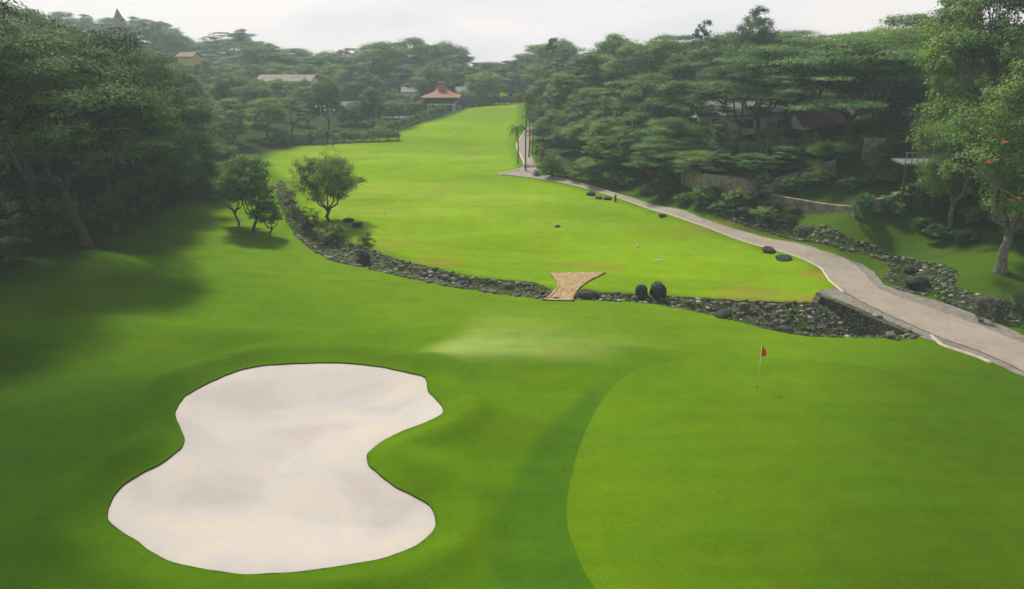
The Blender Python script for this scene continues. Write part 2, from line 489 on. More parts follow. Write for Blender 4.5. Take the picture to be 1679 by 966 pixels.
# ------------------------------------------------------------------ object helpers
def link(o, parent=None):
    COL.objects.link(o)
    if parent is not None:
        o.parent = parent
    return o
def tag(o, label=None, cat=None, group=None, kind=None):
    if label: o['label'] = label
    if cat: o['category'] = cat
    if group: o['group'] = group
    if kind: o['kind'] = kind
    return o
def empty(name, loc, rz=0, **kw):
    o = bpy.data.objects.new(name, None)
    o.empty_display_size = .3
    o.location = loc
    o.rotation_euler = (0, 0, rz)
    link(o)
    return tag(o, **kw)
def np_mesh(name, V, F, mat, smooth_=False, nv=None):
    """V (n,3); F (m,k) with one k"""
    me = bpy.data.meshes.new(name)
    V = np.asarray(V, np.float32)
    F = np.asarray(F, np.int32)
    m, k = F.shape
    me.vertices.add(len(V))
    me.vertices.foreach_set('co', V.ravel())
    me.loops.add(m * k)
    me.loops.foreach_set('vertex_index', F.ravel())
    me.polygons.add(m)
    me.polygons.foreach_set('loop_start', np.arange(0, m * k, k, dtype=np.int32))
    me.update(calc_edges=True)
    if smooth_:
        me.polygons.foreach_set('use_smooth', np.ones(m, bool))
    if mat is not None:
        me.materials.append(mat)
    me.validate()
    return me
def obj(name, me, parent=None):
    return link(bpy.data.objects.new(name, me), parent)
class MB:
    def __init__(s): s.v = []; s.f = []
    def box(s, c, d, rz=0, taper=1.0):
        n = len(s.v)
        cs, sn = math.cos(rz), math.sin(rz)
        for k in (-1, 1):
            tp = 1 if k < 0 else taper
            for i, j in ((-1, -1), (1, -1), (1, 1), (-1, 1)):
                x, y = i * d[0] / 2 * tp, j * d[1] / 2 * tp
                s.v.append((c[0] + x * cs - y * sn, c[1] + x * sn + y * cs, c[2] + k * d[2] / 2))
        s.f += [(n, n + 3, n + 2, n + 1), (n + 4, n + 5, n + 6, n + 7)] + [(n + i, n + (i + 1) % 4, n + 4 + (i + 1) % 4, n + 4 + i) for i in range(4)]
        return s
    def tube(s, pts, radii, sides=7, cap=True):
        pts = [Vector(p) for p in pts]
        n0 = len(s.v)
        up = Vector((0.12, 0.99, .05))
        for i, p in enumerate(pts):
            d = (pts[min(i + 1, len(pts) - 1)] - pts[max(i - 1, 0)])
            if d.length < 1e-6: d = Vector((0, 0, 1))
            d.normalize()
            a = d.cross(up)
            if a.length < .1: a = d.cross(Vector((1, 0, 0)))
            a.normalize()
            b = d.cross(a)
            for k in range(sides):
                t = 2 * math.pi * k / sides
                s.v.append(tuple(p + (a * math.cos(t) + b * math.sin(t)) * radii[i]))
        for i in range(len(pts) - 1):
            for k in range(sides):
                a0 = n0 + i * sides + k
                a1 = n0 + i * sides + (k + 1) % sides
                s.f.append((a0, a1, a1 + sides, a0 + sides))
        if cap:
            s.f.append(tuple(n0 + (len(pts) - 1) * sides + k for k in range(sides)))
            s.f.append(tuple(n0 + k for k in reversed(range(sides))))
        return s
    def poly(s, pts):
        n = len(s.v)
        s.v += [tuple(p) for p in pts]
        s.f.append(tuple(range(n, n + len(pts))))
        return s
    def mesh(s, name, mat, sm=False):
        me = bpy.data.meshes.new(name)
        me.from_pydata(s.v, [], s.f)
        me.update()
        if sm:
            me.polygons.foreach_set('use_smooth', [True] * len(me.polygons))
        me.materials.append(mat)
        return me
    def build(s, name, mat, parent=None, sm=False):
        return obj(name, s.mesh(name, mat, sm), parent)

# ------------------------------------------------------------------ terrain sheet, cut into lawn, sand, green, path, stream
def axis(segs):
    out = []
    for a, b, st in segs:
        n = max(1, int(round((b - a) / st)))
        out += list(np.linspace(a, b, n, endpoint=False))
    out.append(segs[-1][1])
    return np.array(out)
XS = axis([(-500, -400, 50), (-400, -120, 14), (-120, -46, 1.6), (-46, -30, .6), (-30, -20, .3), (-20, -1, .16), (-1, 9, .16), (9, 36, .3), (36, 60, .6), (60, 120, 1.6), (120, 400, 14), (400, 500, 50)])
YS = axis([(-120, -30, 20), (-30, 8, 3), (8, 16, .6), (16, 37, .17), (37, 58, .27), (58, 100, .5), (100, 140, 1.0), (140, 215, 1.5), (215, 340, 5), (340, 700, 24)])
gx, gy = np.meshgrid(XS, YS)
gx, gy = gx.ravel(), gy.ravel()
nX, nY = len(XS), len(YS)
def fields(x, y):
    f = {}
    f['bunker'] = sdist(BUNKER, x, y)
    f['green'] = sdist(GREEN, x, y)
    f['path'] = sdist(PATH, x, y)
    f['shoulder'] = sdist(SHOULDER, x, y)
    f['stream'] = sdist(STREAM, x, y)
    f['stream2'] = sdist(STREAM2, x, y)
    f['bank'] = sdist(STREAM_BANK, x, y, False)
    return f
def smooth_noise(x, y, s, k=0):
    r = np.random.default_rng(100 + k)
    out = 0
    for i in range(7):
        a = r.uniform(0, 2 * math.pi)
        q = s * r.uniform(.6, 1.8)
        out = out + np.sin((x * math.cos(a) + y * math.sin(a)) * q + r.uniform(0, 6.28))
    return out / 3.0
gf = fields(gx, gy)
jit = .10 * smooth_noise(gx, gy, 1.1, 1) + .05 * smooth_noise(gx, gy, 4.3, 2)
gf['bunker'] = gf['bunker'] + .02 * smooth_noise(gx, gy, 5.0, 4)
gf['stream'] = gf['stream'] + jit * 1.4
gf['stream2'] = gf['stream2'] + jit * 1.8
gf['path'] = gf['path'] + jit * .35
gf['shoulder'] = gf['shoulder'] + jit * .8
hb = h_base(gx, gy)
def carve(f, x, y, h):
    h = h.copy()
    d = np.where(f['stream'] < 0, f['bank'], 0)
    dmax = .55 + 1.15 * smooth(2, 18, x)
    h -= np.where(d > 0, np.minimum(d * .60, dmax), 0)
    d = -f['stream2']
    h -= np.where(d > 0, np.minimum(d * .5, .7), 0)
    # banks rolling into the bunker
    d = f['bunker']
    h += .38 * np.exp(-((d - 1.35) / .85) ** 2) * (d > 0) - 0.0
    h -= np.where(d <= 0, .045 + .44 * smooth(0, 4.5, -d), 0)
    return h
hz = carve(gf, gx, gy, hb)
# turf, soil and leaf litter colours, with vignette darkening painted into the corners
def lerp(c, col, w):
    return c * (1 - w[:, None]) + np.array(col)[None] * w[:, None]
gc = np.tile(np.array([.082, .180, .003]), (len(gx), 1))
fw = sdist(FAIRWAY, gx, gy)
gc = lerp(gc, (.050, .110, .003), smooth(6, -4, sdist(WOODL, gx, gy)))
gc = lerp(gc, (.026, .072, .002), smooth(-.8, .6, smooth_noise(gx, gy, .16, 21) * .5 + (plane_pt(260, 800, 0)[0] - gx) / 4.0) * smooth(46, 26, gy))  # corner darkening painted into the lawn left of the bunker
gc = lerp(gc, (.028, .080, .003), smooth(-1.2, 1.4, smooth_noise(gx, gy, .2, 22) * .4 + (19.6 - gy) / 3.0) * .85)  # lens falloff painted as darker turf along the near edge
gc = lerp(gc, (.165, .300, .004), smooth(1.0, -1.5, fw))
bands = smooth(-.25, .8, smooth_noise(gx * .35, gy * 1.5, .11, 31) * .7 + .35 * smooth_noise(gx * .5, gy * 1.6, .33, 32))
gc = lerp(gc, (.23, .345, .030), bands * smooth(0, -4, fw) * smooth(58, 75, gy) * .75)  # pale mowing and dew bands, with mist painted in as turf colour
gc = lerp(gc, (.120, .240, .004), smooth(.1, 1.0, smooth_noise(gx * .5, gy * 1.3, .15, 33)) * smooth(0, -3, fw) * .6)
ap = sdist(PALE_PATCH, gx, gy)
gc = lerp(gc, (.25, .34, .085), smooth(.3, -1.5, ap + .4 * smooth_noise(gx, gy, .5, 7)) * smooth(12, -4, gx) * .9)  # paler patch of grass colour, fading to the right
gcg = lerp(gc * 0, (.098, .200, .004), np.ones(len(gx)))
gcg = lerp(gcg, (.036, .082, .003), smooth(-6, 9, gx - 9.5 + (26 - gy) * .6 + .8 * smooth_noise(gx, gy, .18, 23)) * .7)  # right side of the green dimmed in its colour for the vignette
COLLAR = outline([(965, 640), (905, 695), (855, 760), (822, 830), (806, 900), (812, 985), (1000, 985), (960, 905), (945, 850), (950, 790), (970, 720), (990, 660)])
gc = lerp(gc, (.042, .120, .007), smooth(.35, -.45, sdist(COLLAR, gx, gy) + .1 * smooth_noise(gx, gy, .8, 41)) * .7)
gc = lerp(gc, (.060, .145, .008), smooth(1.2, .6, gf['green']) * (gf['green'] > -.5) * .2)
nearcr = smooth(2.5, 8, -sdist(STREAM, gx, gy, ) * -1) 
gc = lerp(gc, (.118, .225, .006), smooth(12, 4, gf['stream']) * (gf['stream'] > 0) * smooth(34, 14, gx) * smooth(.5, 2, fw) * .85)
gc = lerp(gc, (.048, .112, .003), smooth(-4, 6, gx - 15 + (32 - gy) * .5 + .8 * smooth_noise(gx, gy, .18, 24)) * smooth(46, 34, gy) * .8)  # vignette shade painted into the right-hand lawn
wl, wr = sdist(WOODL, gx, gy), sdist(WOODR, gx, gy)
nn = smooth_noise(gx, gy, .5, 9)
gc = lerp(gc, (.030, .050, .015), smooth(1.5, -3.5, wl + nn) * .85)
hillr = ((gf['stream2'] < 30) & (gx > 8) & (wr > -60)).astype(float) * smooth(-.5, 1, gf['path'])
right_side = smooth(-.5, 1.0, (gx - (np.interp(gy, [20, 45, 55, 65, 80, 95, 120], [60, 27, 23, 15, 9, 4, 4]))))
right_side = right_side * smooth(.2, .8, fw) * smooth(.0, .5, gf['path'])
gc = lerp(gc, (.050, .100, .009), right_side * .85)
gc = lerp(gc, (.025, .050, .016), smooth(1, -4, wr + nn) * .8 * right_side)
lit = sdist(LITTER, gx, gy)
gc = lerp(gc, (.070, .045, .028), smooth(.6, -1.2, lit + .6 * nn) * .85)
for px, py, rr, w in [(722, 430, 1.6, .6), (940, 436, 2.4, .75), (1345, 450, 2.0, .55), (1230, 484, 3.2, .5), (1330, 490, 1.5, .7), (1150, 375, 3, .35), (650, 400, 3, .3)]:
    p = ground_pt(px, py)
    dd = np.sqrt(((gx - p[0]) / (rr * 1.8)) ** 2 + ((gy - p[1]) / rr) ** 2) + .25 * nn
    gc = lerp(gc, (.26, .17, .040), smooth(1.0, .1, dd) * w)
# worn turf beside the sand

idx = np.arange(nX * nY).reshape(nY, nX)
a, b, c, d = idx[:-1, :-1].ravel(), idx[:-1, 1:].ravel(), idx[1:, 1:].ravel(), idx[1:, :-1].ravel()
alt = ((np.arange(nY - 1)[:, None] + np.arange(nX - 1)[None]) % 2).ravel().astype(bool)
T1 = np.where(alt[:, None], np.stack([a, b, c], 1), np.stack([a, b, d], 1))
T2 = np.where(alt[:, None], np.stack([a, c, d], 1), np.stack([b, c, d], 1))
TRI = np.concatenate([T1, T2])
class Sheet:
    """vertex store with position, fields and colour; cutting adds vertices on the cut line"""
    def __init__(s):
        s.V = np.stack([gx, gy, hb], 1)
        s.F = {k: v for k, v in gf.items()}
        s.C = np.concatenate([gc, gcg], 1)
    def cut(s, tri, key):
        f = s.F[key]
        val = f[tri]
        ins = (val <= 0).all(1)
        outs = (val > 0).all(1)
        mix = ~(ins | outs)
        newV, edge = [], {}
        base = len(s.V)
        def cross(i, j):
            k = (i, j) if i < j else (j, i)
            if k not in edge:
                t = f[k[0]] / (f[k[0]] - f[k[1]])
                edge[k] = base + len(newV)
                newV.append((k[0], k[1], min(max(t, .02), .98)))
            return edge[k]
        I, O, seg = [], [], []
        for t in tri[mix]:
            sgn = [f[v] <= 0 for v in t]
            n = sum(sgn)
            k = sgn.index(n == 1)          # the odd one out
            p, q, r = t[k], t[(k + 1) % 3], t[(k + 2) % 3]
            pq, pr = cross(p, q), cross(p, r)
            A, B = [(p, pq, pr)], [(pq, q, r), (pq, r, pr)]
            if n == 1: I += A; O += B; seg.append((pr, pq))
            else: O += A; I += B; seg.append((pq, pr))
        if newV:
            i = np.array([e[0] for e in newV]); j = np.array([e[1] for e in newV]); t = np.array([e[2] for e in newV])
            s.V = np.concatenate([s.V, s.V[i] * (1 - t)[:, None] + s.V[j] * t[:, None]])
            s.C = np.concatenate([s.C, s.C[i] * (1 - t)[:, None] + s.C[j] * t[:, None]])
            for k in s.F:
                vals = s.F[k][i] * (1 - t) + s.F[k][j] * t
                if k == key: vals[:] = 0
                s.F[k] = np.concatenate([s.F[k], vals])
        i3 = np.array(I, int).reshape(-1, 3); o3 = np.array(O, int).reshape(-1, 3)
        return np.concatenate([tri[ins], i3]), np.concatenate([tri[outs], o3]), seg
S = Sheet()
path_t, rest, seg_path = S.cut(TRI, 'path')
sh_t, rest, seg_sh = S.cut(rest, 'shoulder')
st_t, rest, seg_st = S.cut(rest, 'stream')
st2_t, rest, seg_st2 = S.cut(rest, 'stream2')
bk_t, rest, seg_bk = S.cut(rest, 'bunker')
gr_t, rest, seg_gr = S.cut(rest, 'green')
def region(name, tri, zfun, mat, kind='structure', skirt=None, depth=.15, colour=True, cs=0):
    used, inv = np.unique(tri.ravel(), return_inverse=True)
    V = S.V[used].copy()
    f = {k: v[used] for k, v in S.F.items()}
    V[:, 2] = zfun(V, f)
    F = inv.reshape(-1, 3)
    n0 = len(V)
    C_ = S.C[used][:, cs:cs + 3]
    if skirt:
        m = {u: i for i, u in enumerate(used)}
        ex, ef = [], []
        for p, q in skirt:
            if p in m and q in m:
                i, j = m[p], m[q]
                k = n0 + len(ex)
                ex += [V[i] - (0, 0, depth), V[j] - (0, 0, depth)]
                ef += [(i, k, k + 1), (i, k + 1, j)]
        if ex:
            V = np.concatenate([V, np.array(ex)])
            F = np.concatenate([F, np.array(ef)])
            C_ = np.concatenate([C_, np.tile([[.16, .16, .06]], (len(ex), 1))])
    me = np_mesh(name, V, F, mat, True)
    if colour and len(me.vertices) == len(V):
        at = me.color_attributes.new('ground_colour', 'FLOAT_COLOR', 'POINT')
        at.data.foreach_set('color', np.concatenate([C_, np.ones((len(C_), 1))], 1).astype(np.float32).ravel())
    o = obj(name, me)
    o['kind'] = kind
    return o
gz = lambda V, f: carve({**f, 'stream': np.abs(f['stream']), 'stream2': np.abs(f['stream2']), 'bunker': np.maximum(np.abs(f['bunker']), 1e-4)}, V[:, 0], V[:, 1], V[:, 2])
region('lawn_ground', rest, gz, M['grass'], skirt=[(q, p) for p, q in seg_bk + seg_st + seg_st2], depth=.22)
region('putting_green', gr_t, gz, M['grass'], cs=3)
region('bunker_sand', bk_t, lambda V, f: carve({**f, 'stream': np.abs(f['stream']), 'stream2': np.abs(f['stream2'])}, V[:, 0], V[:, 1], V[:, 2]), M['sand'])
region('stream_bed', st_t, lambda V, f: carve({**f, 'stream2': np.abs(f['stream2']), 'bunker': np.abs(f['bunker'])}, V[:, 0], V[:, 1], V[:, 2]) - .05, M['bed'])
region('side_stream_bed', st2_t, lambda V, f: carve({**f, 'stream': np.abs(f['stream']), 'bunker': np.abs(f['bunker'])}, V[:, 0], V[:, 1], V[:, 2]) - .05, M['bed'])
region('cart_path', path_t, lambda V, f: V[:, 2] + .06, M['path'], skirt=seg_path, depth=.12)
region('gravel_shoulder', sh_t, lambda V, f: V[:, 2] + .02, M['shoulder'], skirt=seg_sh, depth=.12)
def hground(x, y):
    x = np.atleast_1d(np.asarray(x, float)); y = np.atleast_1d(np.asarray(y, float))
    return carve({'bank': sdist(STREAM_BANK, x, y, False), 'stream': sdist(STREAM, x, y), 'stream2': sdist(STREAM2, x, y), 'bunker': sdist(BUNKER, x, y)}, x, y, h_base(x, y))

# ------------------------------------------------------------------ trees
def tree_meshes(seed, H, Rr, base, kind, nclump, leaves, lsize, leafmat, barkmat, flat=1.0, clump=(1.3, 2.2), trunk_r=.28, lean=0, gaps=0.0):
    r = np.random.default_rng(seed)
    cen, rad = [], []
    cz0, cz1 = base * H, H
    tries = 0
    while len(cen) < nclump and tries < 4000:
        tries += 1
        a = r.uniform(0, 2 * math.pi)
        q = math.sqrt(r.uniform(0, 1))
        cr_ = r.uniform(*clump) * Rr / 6.0
        rr = q * (Rr - cr_ * .8)
        if kind == 'umbrella':
            top = cz1 - (cz1 - cz0) * (.75 * q ** 2.2) - cr_ * flat * .5
            z = top - r.choice([0, 0, .22, .45]) * (cz1 - cz0) * r.uniform(.4, 1)
        elif kind == 'round':
            ph = r.uniform(-.9, 1)
            rr = math.sqrt(max(0, 1 - ph * ph)) * (Rr - cr_ * .8) * r.uniform(.55, 1) 
            z = (cz0 + cz1) / 2 + ph * ((cz1 - cz0) / 2 - cr_ * .6)
        elif kind == 'tiered':
            t = r.uniform(0, 1)
            rr = (Rr - cr_ * .7) * (1 - .65 * t) * r.uniform(.35, 1)
            z = cz0 + (cz1 - cz0 - cr_ * .4) * t
        else:   # wild
            t = r.uniform(0, 1)
            rr = (Rr - cr_ * .7) * math.sin(math.pi * (t * .75 + .2)) * r.uniform(.2, 1)
            z = cz0 + (cz1 - cz0 - cr_ * .5) * t
        p = np.array([rr * math.cos(a), rr * math.sin(a), z])
        if any(np.linalg.norm((p - c_) * (1, 1, 1.0 / flat)) < .62 * min(cr_, q_) * (1 + gaps) for c_, q_ in zip(cen, rad)):
            continue
        cen.append(p); rad.append(cr_)
    cen = np.array(cen); rad = np.array(rad)
    # leaf sprays
    w = rad ** 2
    cnt = np.maximum(8, (leaves * w / w.sum())).astype(int)
    Pp, Nn, Tt = [], [], []
    for c_, q_, n in zip(cen, rad, cnt):
        sub = max(3, int(n / 55))
        u = r.normal(size=(sub, 3)); u /= np.linalg.norm(u, axis=1)[:, None]
        u[:, 2] = np.abs(u[:, 2]) * np.where(r.uniform(size=sub) < (.93 if flat < .5 else .75), 1, -.6)
        sc = u * (r.uniform(.45, 1.05, (sub, 1))) * np.array([q_, q_, q_ * flat])
        which = r.integers(0, sub, n)
        off = r.normal(size=(n, 3)) * np.array([.20, .20, .03 + .16 * flat]) * q_
        pos = c_ + sc[which] + off
        nrm = (sc[which] / np.array([1, 1, flat])) / q_ * .8 + off / q_ * .9 + np.array([0, 0, .8]) + r.normal(size=(n, 3)) * .30
        tint = np.clip(r.uniform(.15, .85) + r.normal(0, .14, sub)[which] + r.normal(0, .13, n), 0, 1)
        Pp.append(pos); Nn.append(nrm); Tt.append(tint)
    P_ = np.concatenate(Pp); Nm = np.concatenate(Nn); T_ = np.concatenate(Tt)
    Nm /= np.linalg.norm(Nm, axis=1)[:, None] + 1e-9
    n = len(P_)
    rv = r.normal(size=(n, 3))
    A = np.cross(Nm, rv); A /= np.linalg.norm(A, axis=1)[:, None] + 1e-9
    B = np.cross(Nm, A)
    L = (lsize * r.uniform(.6, 1.35, n))[:, None]
    wd = .42
    V = np.stack([P_ - A * L * .5, P_ + B * L * wd * .5 - Nm * L * .06, P_ + A * L * .5 - Nm * L * .12, P_ - B * L * wd * .5 - Nm * L * .06], 1).reshape(-1, 3)
    Fc = np.arange(4 * n).reshape(-1, 4)
    crown = np_mesh('crown', V, Fc, leafmat)
    at = crown.attributes.new('leaf_tint', 'FLOAT', 'POINT')
    at.data.foreach_set('value', np.repeat(T_, 4).astype(np.float32))
    # trunk and limbs
    mb = MB()
    fork = max(.9, H * base * .62)
    lx, ly = lean * .6, lean * .25
    k = 7
    tp = [(lx * (i / (k - 1)) ** 1.5 + .08 * math.sin(i * 1.3 + seed), ly * (i / (k - 1)) + .08 * math.cos(i * 1.7), -0.35 + (fork + .35) * i / (k - 1)) for i in range(k)]
    tr_ = [trunk_r * (1.55 if i == 0 else 1.2 if i == 1 else 1 - .3 * i / k) for i in range(k)]
    mb.tube(tp, tr_, 9)
    F0 = np.array(tp[-1])
    nl = 5 if kind != 'tiered' else 4
    heads = []
    for i in range(nl):
        a = 2 * math.pi * (i + r.uniform(-.25, .25)) / nl
        hr = Rr * r.uniform(.25, .42)
        hz_ = fork + (cz1 - fork) * r.uniform(.28, .5)
        h_ = np.array([F0[0] + hr * math.cos(a), F0[1] + hr * math.sin(a), hz_])
        if kind == 'tiered' and i == 0:
            h_ = np.array([F0[0], F0[1], H * .8])
        heads.append(h_)
        m_ = F0 * .5 + h_ * .5 + np.array([math.cos(a) * .1 * Rr, math.sin(a) * .1 * Rr, -.04 * H]) 
        mb.tube([F0 - (0, 0, .1), F0 * .72 + m_ * .28 + (0, 0, .03 * H), m_, h_], [trunk_r * .62, trunk_r * .52, trunk_r * .42, trunk_r * .3], 6)
    for c_, q_ in zip(cen, rad):
        dd = [np.linalg.norm(c_ - h_) + (.6 if c_[2] < h_[2] else 0) * 2 for h_ in heads]
        h_ = heads[int(np.argmin(dd))]
        e = c_ - np.array([0, 0, q_ * flat * .25])
        m_ = h_ * .5 + e * .5 + r.normal(size=3) * .05 * Rr
        m_[2] += .02 * H
        mb.tube([h_, h_ * .6 + m_ * .4, m_, e * .7 + m_ * .3, e], [trunk_r * .28, trunk_r * .24, trunk_r * .17, trunk_r * .1, trunk_r * .04], 5, False)
    trunk = mb.mesh('trunk', barkmat, True)
    return crown, trunk, H, Rr
PROTO = {}
def g_(**k): return k
def proto(key, *a, **kw):
    PROTO[key] = tree_meshes(*a, **kw)
proto('umbrella_a', 1, 14, 7.5, .50, 'umbrella', 30, 44000, .27, M['leafdeep'], M['bark'], flat=.24, gaps=.25, clump=(1.3, 2.7), trunk_r=.34)
proto('umbrella_b', 2, 14, 8.0, .46, 'umbrella', 34, 46000, .27, M['leafdeep'], M['bark'], flat=.20, gaps=.25, clump=(1.1, 2.6), trunk_r=.36, lean=2)
proto('umbrella_c', 3, 13, 7.0, .42, 'umbrella', 26, 38000, .27, M['leafmid'], M['bark'], flat=.36, gaps=.15, clump=(1.3, 2.8), trunk_r=.30, lean=-1.5)
proto('round_a', 4, 11, 5.0, .22, 'round', 44, 36000, .26, M['leafmid'], M['bark'], flat=.75, clump=(1.5, 2.4), trunk_r=.26)
proto('round_b', 5, 12, 5.2, .20, 'round', 50, 36000, .26, M['leafdeep'], M['bark'], flat=.7, clump=(1.3, 2.2), trunk_r=.28)
proto('wild_a', 6, 14, 5.2, .22, 'wild', 46, 36000, .27, M['leafmid'], M['palebark'], flat=.6, clump=(1.2, 2.2), trunk_r=.28)
proto('wild_b', 7, 15, 5.5, .26, 'wild', 40, 32000, .28, M['leafdeep'], M['bark'], flat=.55, clump=(1.1, 2.1), trunk_r=.28, gaps=.5)
proto('tiered_a', 8, 14, 5.0, .2, 'tiered', 50, 36000, .27, M['leafdeep'], M['bark'], flat=.45, clump=(1.3, 2.2), trunk_r=.28)
proto('sparse', 9, 15, 5.5, .42, 'wild', 26, 9000, .36, M['leafdull'], M['palebark'], flat=.45, clump=(.9, 1.6), trunk_r=.2, gaps=.6)
proto('stream_tree', 12, 6.9, 4.0, .24, 'round', 60, 24000, .20, M['leafbright'], M['bark'], flat=.8, clump=(1.3, 2.1), trunk_r=.19)
proto('lawn_tree', 13, 6.5, 3.0, .30, 'round', 46, 16000, .20, M['leafmid'], M['bark'], flat=.6, clump=(1.5, 2.4), trunk_r=.15, lean=.6)
proto('tulip_tree', 14, 14, 6.5, .30, 'wild', 50, 40000, .26, M['leafmid'], M['palebark'], flat=.5, clump=(1.2, 2.2), trunk_r=.42, gaps=.2)
proto('bush_a', 15, 2.4, 1.6, .05, 'round', 22, 5000, .16, M['leafmid'], M['bark'], flat=.8, clump=(2.0, 3.0), trunk_r=.05)
proto('bush_b', 16, 2.0, 1.6, .05, 'round', 20, 4500, .16, M['leafdeep'], M['bark'], flat=.7, clump=(2.0, 3.0), trunk_r=.05)
proto('bush_c', 17, 2.2, 1.5, .05, 'round', 20, 4500, .15, M['leafbright'], M['bark'], flat=.8, clump=(2.0, 3.0), trunk_r=.05)
proto('bush_d', 18, 2.0, 1.7, .05, 'wild', 20, 3000, .14, M['leafgrey'], M['palebark'], flat=.8, clump=(1.8, 2.8), trunk_r=.05)
proto('bush_e', 19, 2.6, 1.7, .05, 'wild', 20, 3200, .15, M['leafdull'], M['bark'], flat=.8, clump=(1.8, 2.8), trunk_r=.05)

SHADED_GROUPS = ('layered trees massed on the left slope', 'low trees at the foot of the left wood', 'undergrowth bushes of the left wood')  # groups whose crowns get the leaf colour with shade painted in
def plant(name, key, x, y, z, H, W, label, cat, group=None, rz=None, part='crown', stemname='trunk'):
    """W = crown width"""
    cr_, tk, h0, r0 = PROTO[key]
    e = empty(name, (x, y, z - .05), R.uniform(0, 6.28) if rz is None else rz, label=label, cat=cat, group=group)
    s = (W / 2 / r0, W / 2 / r0, H / h0)
    for nm, me in ((part, cr_), (stemname, tk)):
        o = obj(nm, me, e)
        o.scale = s
        if nm == part and group in SHADED_GROUPS:
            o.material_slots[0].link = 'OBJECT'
            o.material_slots[0].material = M['leafshade']
    return e
def tree(px, Y, top, wpx, key, label=None, group=None, name='tree', cat='tree', py=None, rz=None):
    if py is not None:
        x, Y, z = ground_pt(px, py)
    else:
        x, _, z = col_pt(px, Y)
    zt = z_at(top, Y)
    H = max(2.0, zt - z)
    W = wpx / FPX * (Y * CT + (CAMZ - z) * ST)
    return plant(name, key, x, Y, z, H, W, label, cat, group, rz)

# --- left wood, near
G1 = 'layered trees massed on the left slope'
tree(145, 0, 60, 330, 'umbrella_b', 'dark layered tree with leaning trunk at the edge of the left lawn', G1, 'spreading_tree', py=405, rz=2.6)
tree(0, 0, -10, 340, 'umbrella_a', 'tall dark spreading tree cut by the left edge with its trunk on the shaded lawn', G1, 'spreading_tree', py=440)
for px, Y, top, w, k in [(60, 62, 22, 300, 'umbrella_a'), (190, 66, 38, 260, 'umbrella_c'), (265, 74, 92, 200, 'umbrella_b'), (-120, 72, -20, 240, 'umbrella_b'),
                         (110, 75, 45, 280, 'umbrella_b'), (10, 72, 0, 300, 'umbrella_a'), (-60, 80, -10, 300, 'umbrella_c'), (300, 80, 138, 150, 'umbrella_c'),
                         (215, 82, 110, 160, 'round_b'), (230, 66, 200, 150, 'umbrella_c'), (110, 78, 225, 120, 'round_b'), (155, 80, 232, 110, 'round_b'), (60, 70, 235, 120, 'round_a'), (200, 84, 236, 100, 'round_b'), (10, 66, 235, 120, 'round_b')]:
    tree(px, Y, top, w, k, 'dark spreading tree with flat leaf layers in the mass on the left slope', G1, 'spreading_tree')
tree(290, 0, 195, 110, 'round_a', 'small leafy tree on a short dark stem where the left lawn meets the wood', None, 'tree', py=340)
tree(335, 80, 215, 90, 'wild_a', 'yellowish green tree behind the left lawn beside the dark wood', None, 'tree')
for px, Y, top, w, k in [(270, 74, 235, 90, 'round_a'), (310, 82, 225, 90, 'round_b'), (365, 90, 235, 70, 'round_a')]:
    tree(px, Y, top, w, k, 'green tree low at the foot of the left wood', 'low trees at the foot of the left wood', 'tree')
# --- trees by the stream, left
tree(415, 0, 250, 108, 'lawn_tree', 'dense green tree, largest of the three on the left lawn by the stream', None, 'lawn_tree', py=382, rz=0)
tree(393, 0, 262, 80, 'lawn_tree', 'thin stemmed tree just behind the largest tree on the left lawn', None, 'lawn_tree', py=369, rz=3)
tree(442, 0, 325, 62, 'lawn_tree', 'small leaning tree on the stream bank below the largest lawn tree', None, 'lawn_tree', py=388, rz=.3)
tree(538, 0, 253, 132, 'stream_tree', 'round crowned light green tree standing alone on the far bank of the stream', None, 'round_tree', py=363, rz=1)
# --- middle distance, left of the fairway
G2 = 'trees beyond the left end of the fairway'
for px, Y, top, w, k in [(385, 118, 160, 80, 'wild_a'), (440, 125, 158, 80, 'umbrella_c'), (478, 132, 160, 80, 'umbrella_b'), (420, 140, 135, 80, 'round_a'), (505, 150, 140, 70, 'round_b'),
                         (350, 125, 165, 70, 'wild_b'), (380, 150, 120, 70, 'round_a'), (460, 155, 132, 60, 'wild_a'), (585, 160, 165, 60, 'round_b'),
                         (645, 172, 165, 50, 'round_a'), (340, 165, 120, 80, 'wild_b'), (310, 140, 120, 80, 'round_b'), (300, 110, 150, 90, 'umbrella_b')]:
    tree(px, Y, top, w, k, 'hazy green tree in the wood beyond the left end of the fairway', G2)
tree(540, 148, 126, 64, 'round_a', 'brownish rounded tree behind the two light poles', None, 'tree')
tree(612, 150, 143, 56, 'round_b', 'dark rounded tree between the light poles and the pavilion', None, 'tree')
for i in range(9):
    tree(424 + i * 13, 172 + i % 3 * 3, 127 + (i * 7 % 10), R.uniform(34, 50), ['round_a', 'wild_a', 'round_b'][i % 3], 'hazy green tree in the wood beyond the left end of the fairway', G2)
for px, Y, top in [(298, 190, 100), (312, 192, 106), (328, 192, 104), (343, 190, 98), (562, 158, 172), (590, 160, 168), (660, 192, 152), (640, 190, 150), (686, 192, 154), (785, 196, 146), (770, 194, 156)]:
    tree(px, Y, top, R.uniform(28, 40), R.choice(['round_a', 'round_b', 'wild_a']), 'hazy green tree in the wood beyond the left end of the fairway', G2)
G3 = 'small round trees beside the pavilion'
for px, Y, top, w in [(655, 176, 163, 32), (675, 178, 166, 30), (694, 180, 164, 30), (640, 170, 180, 30), (760, 190, 148, 30), (775, 192, 152, 24)]:
    tree(px, Y, top, w, 'round_a', 'small round tree beside the pavilion', G3)
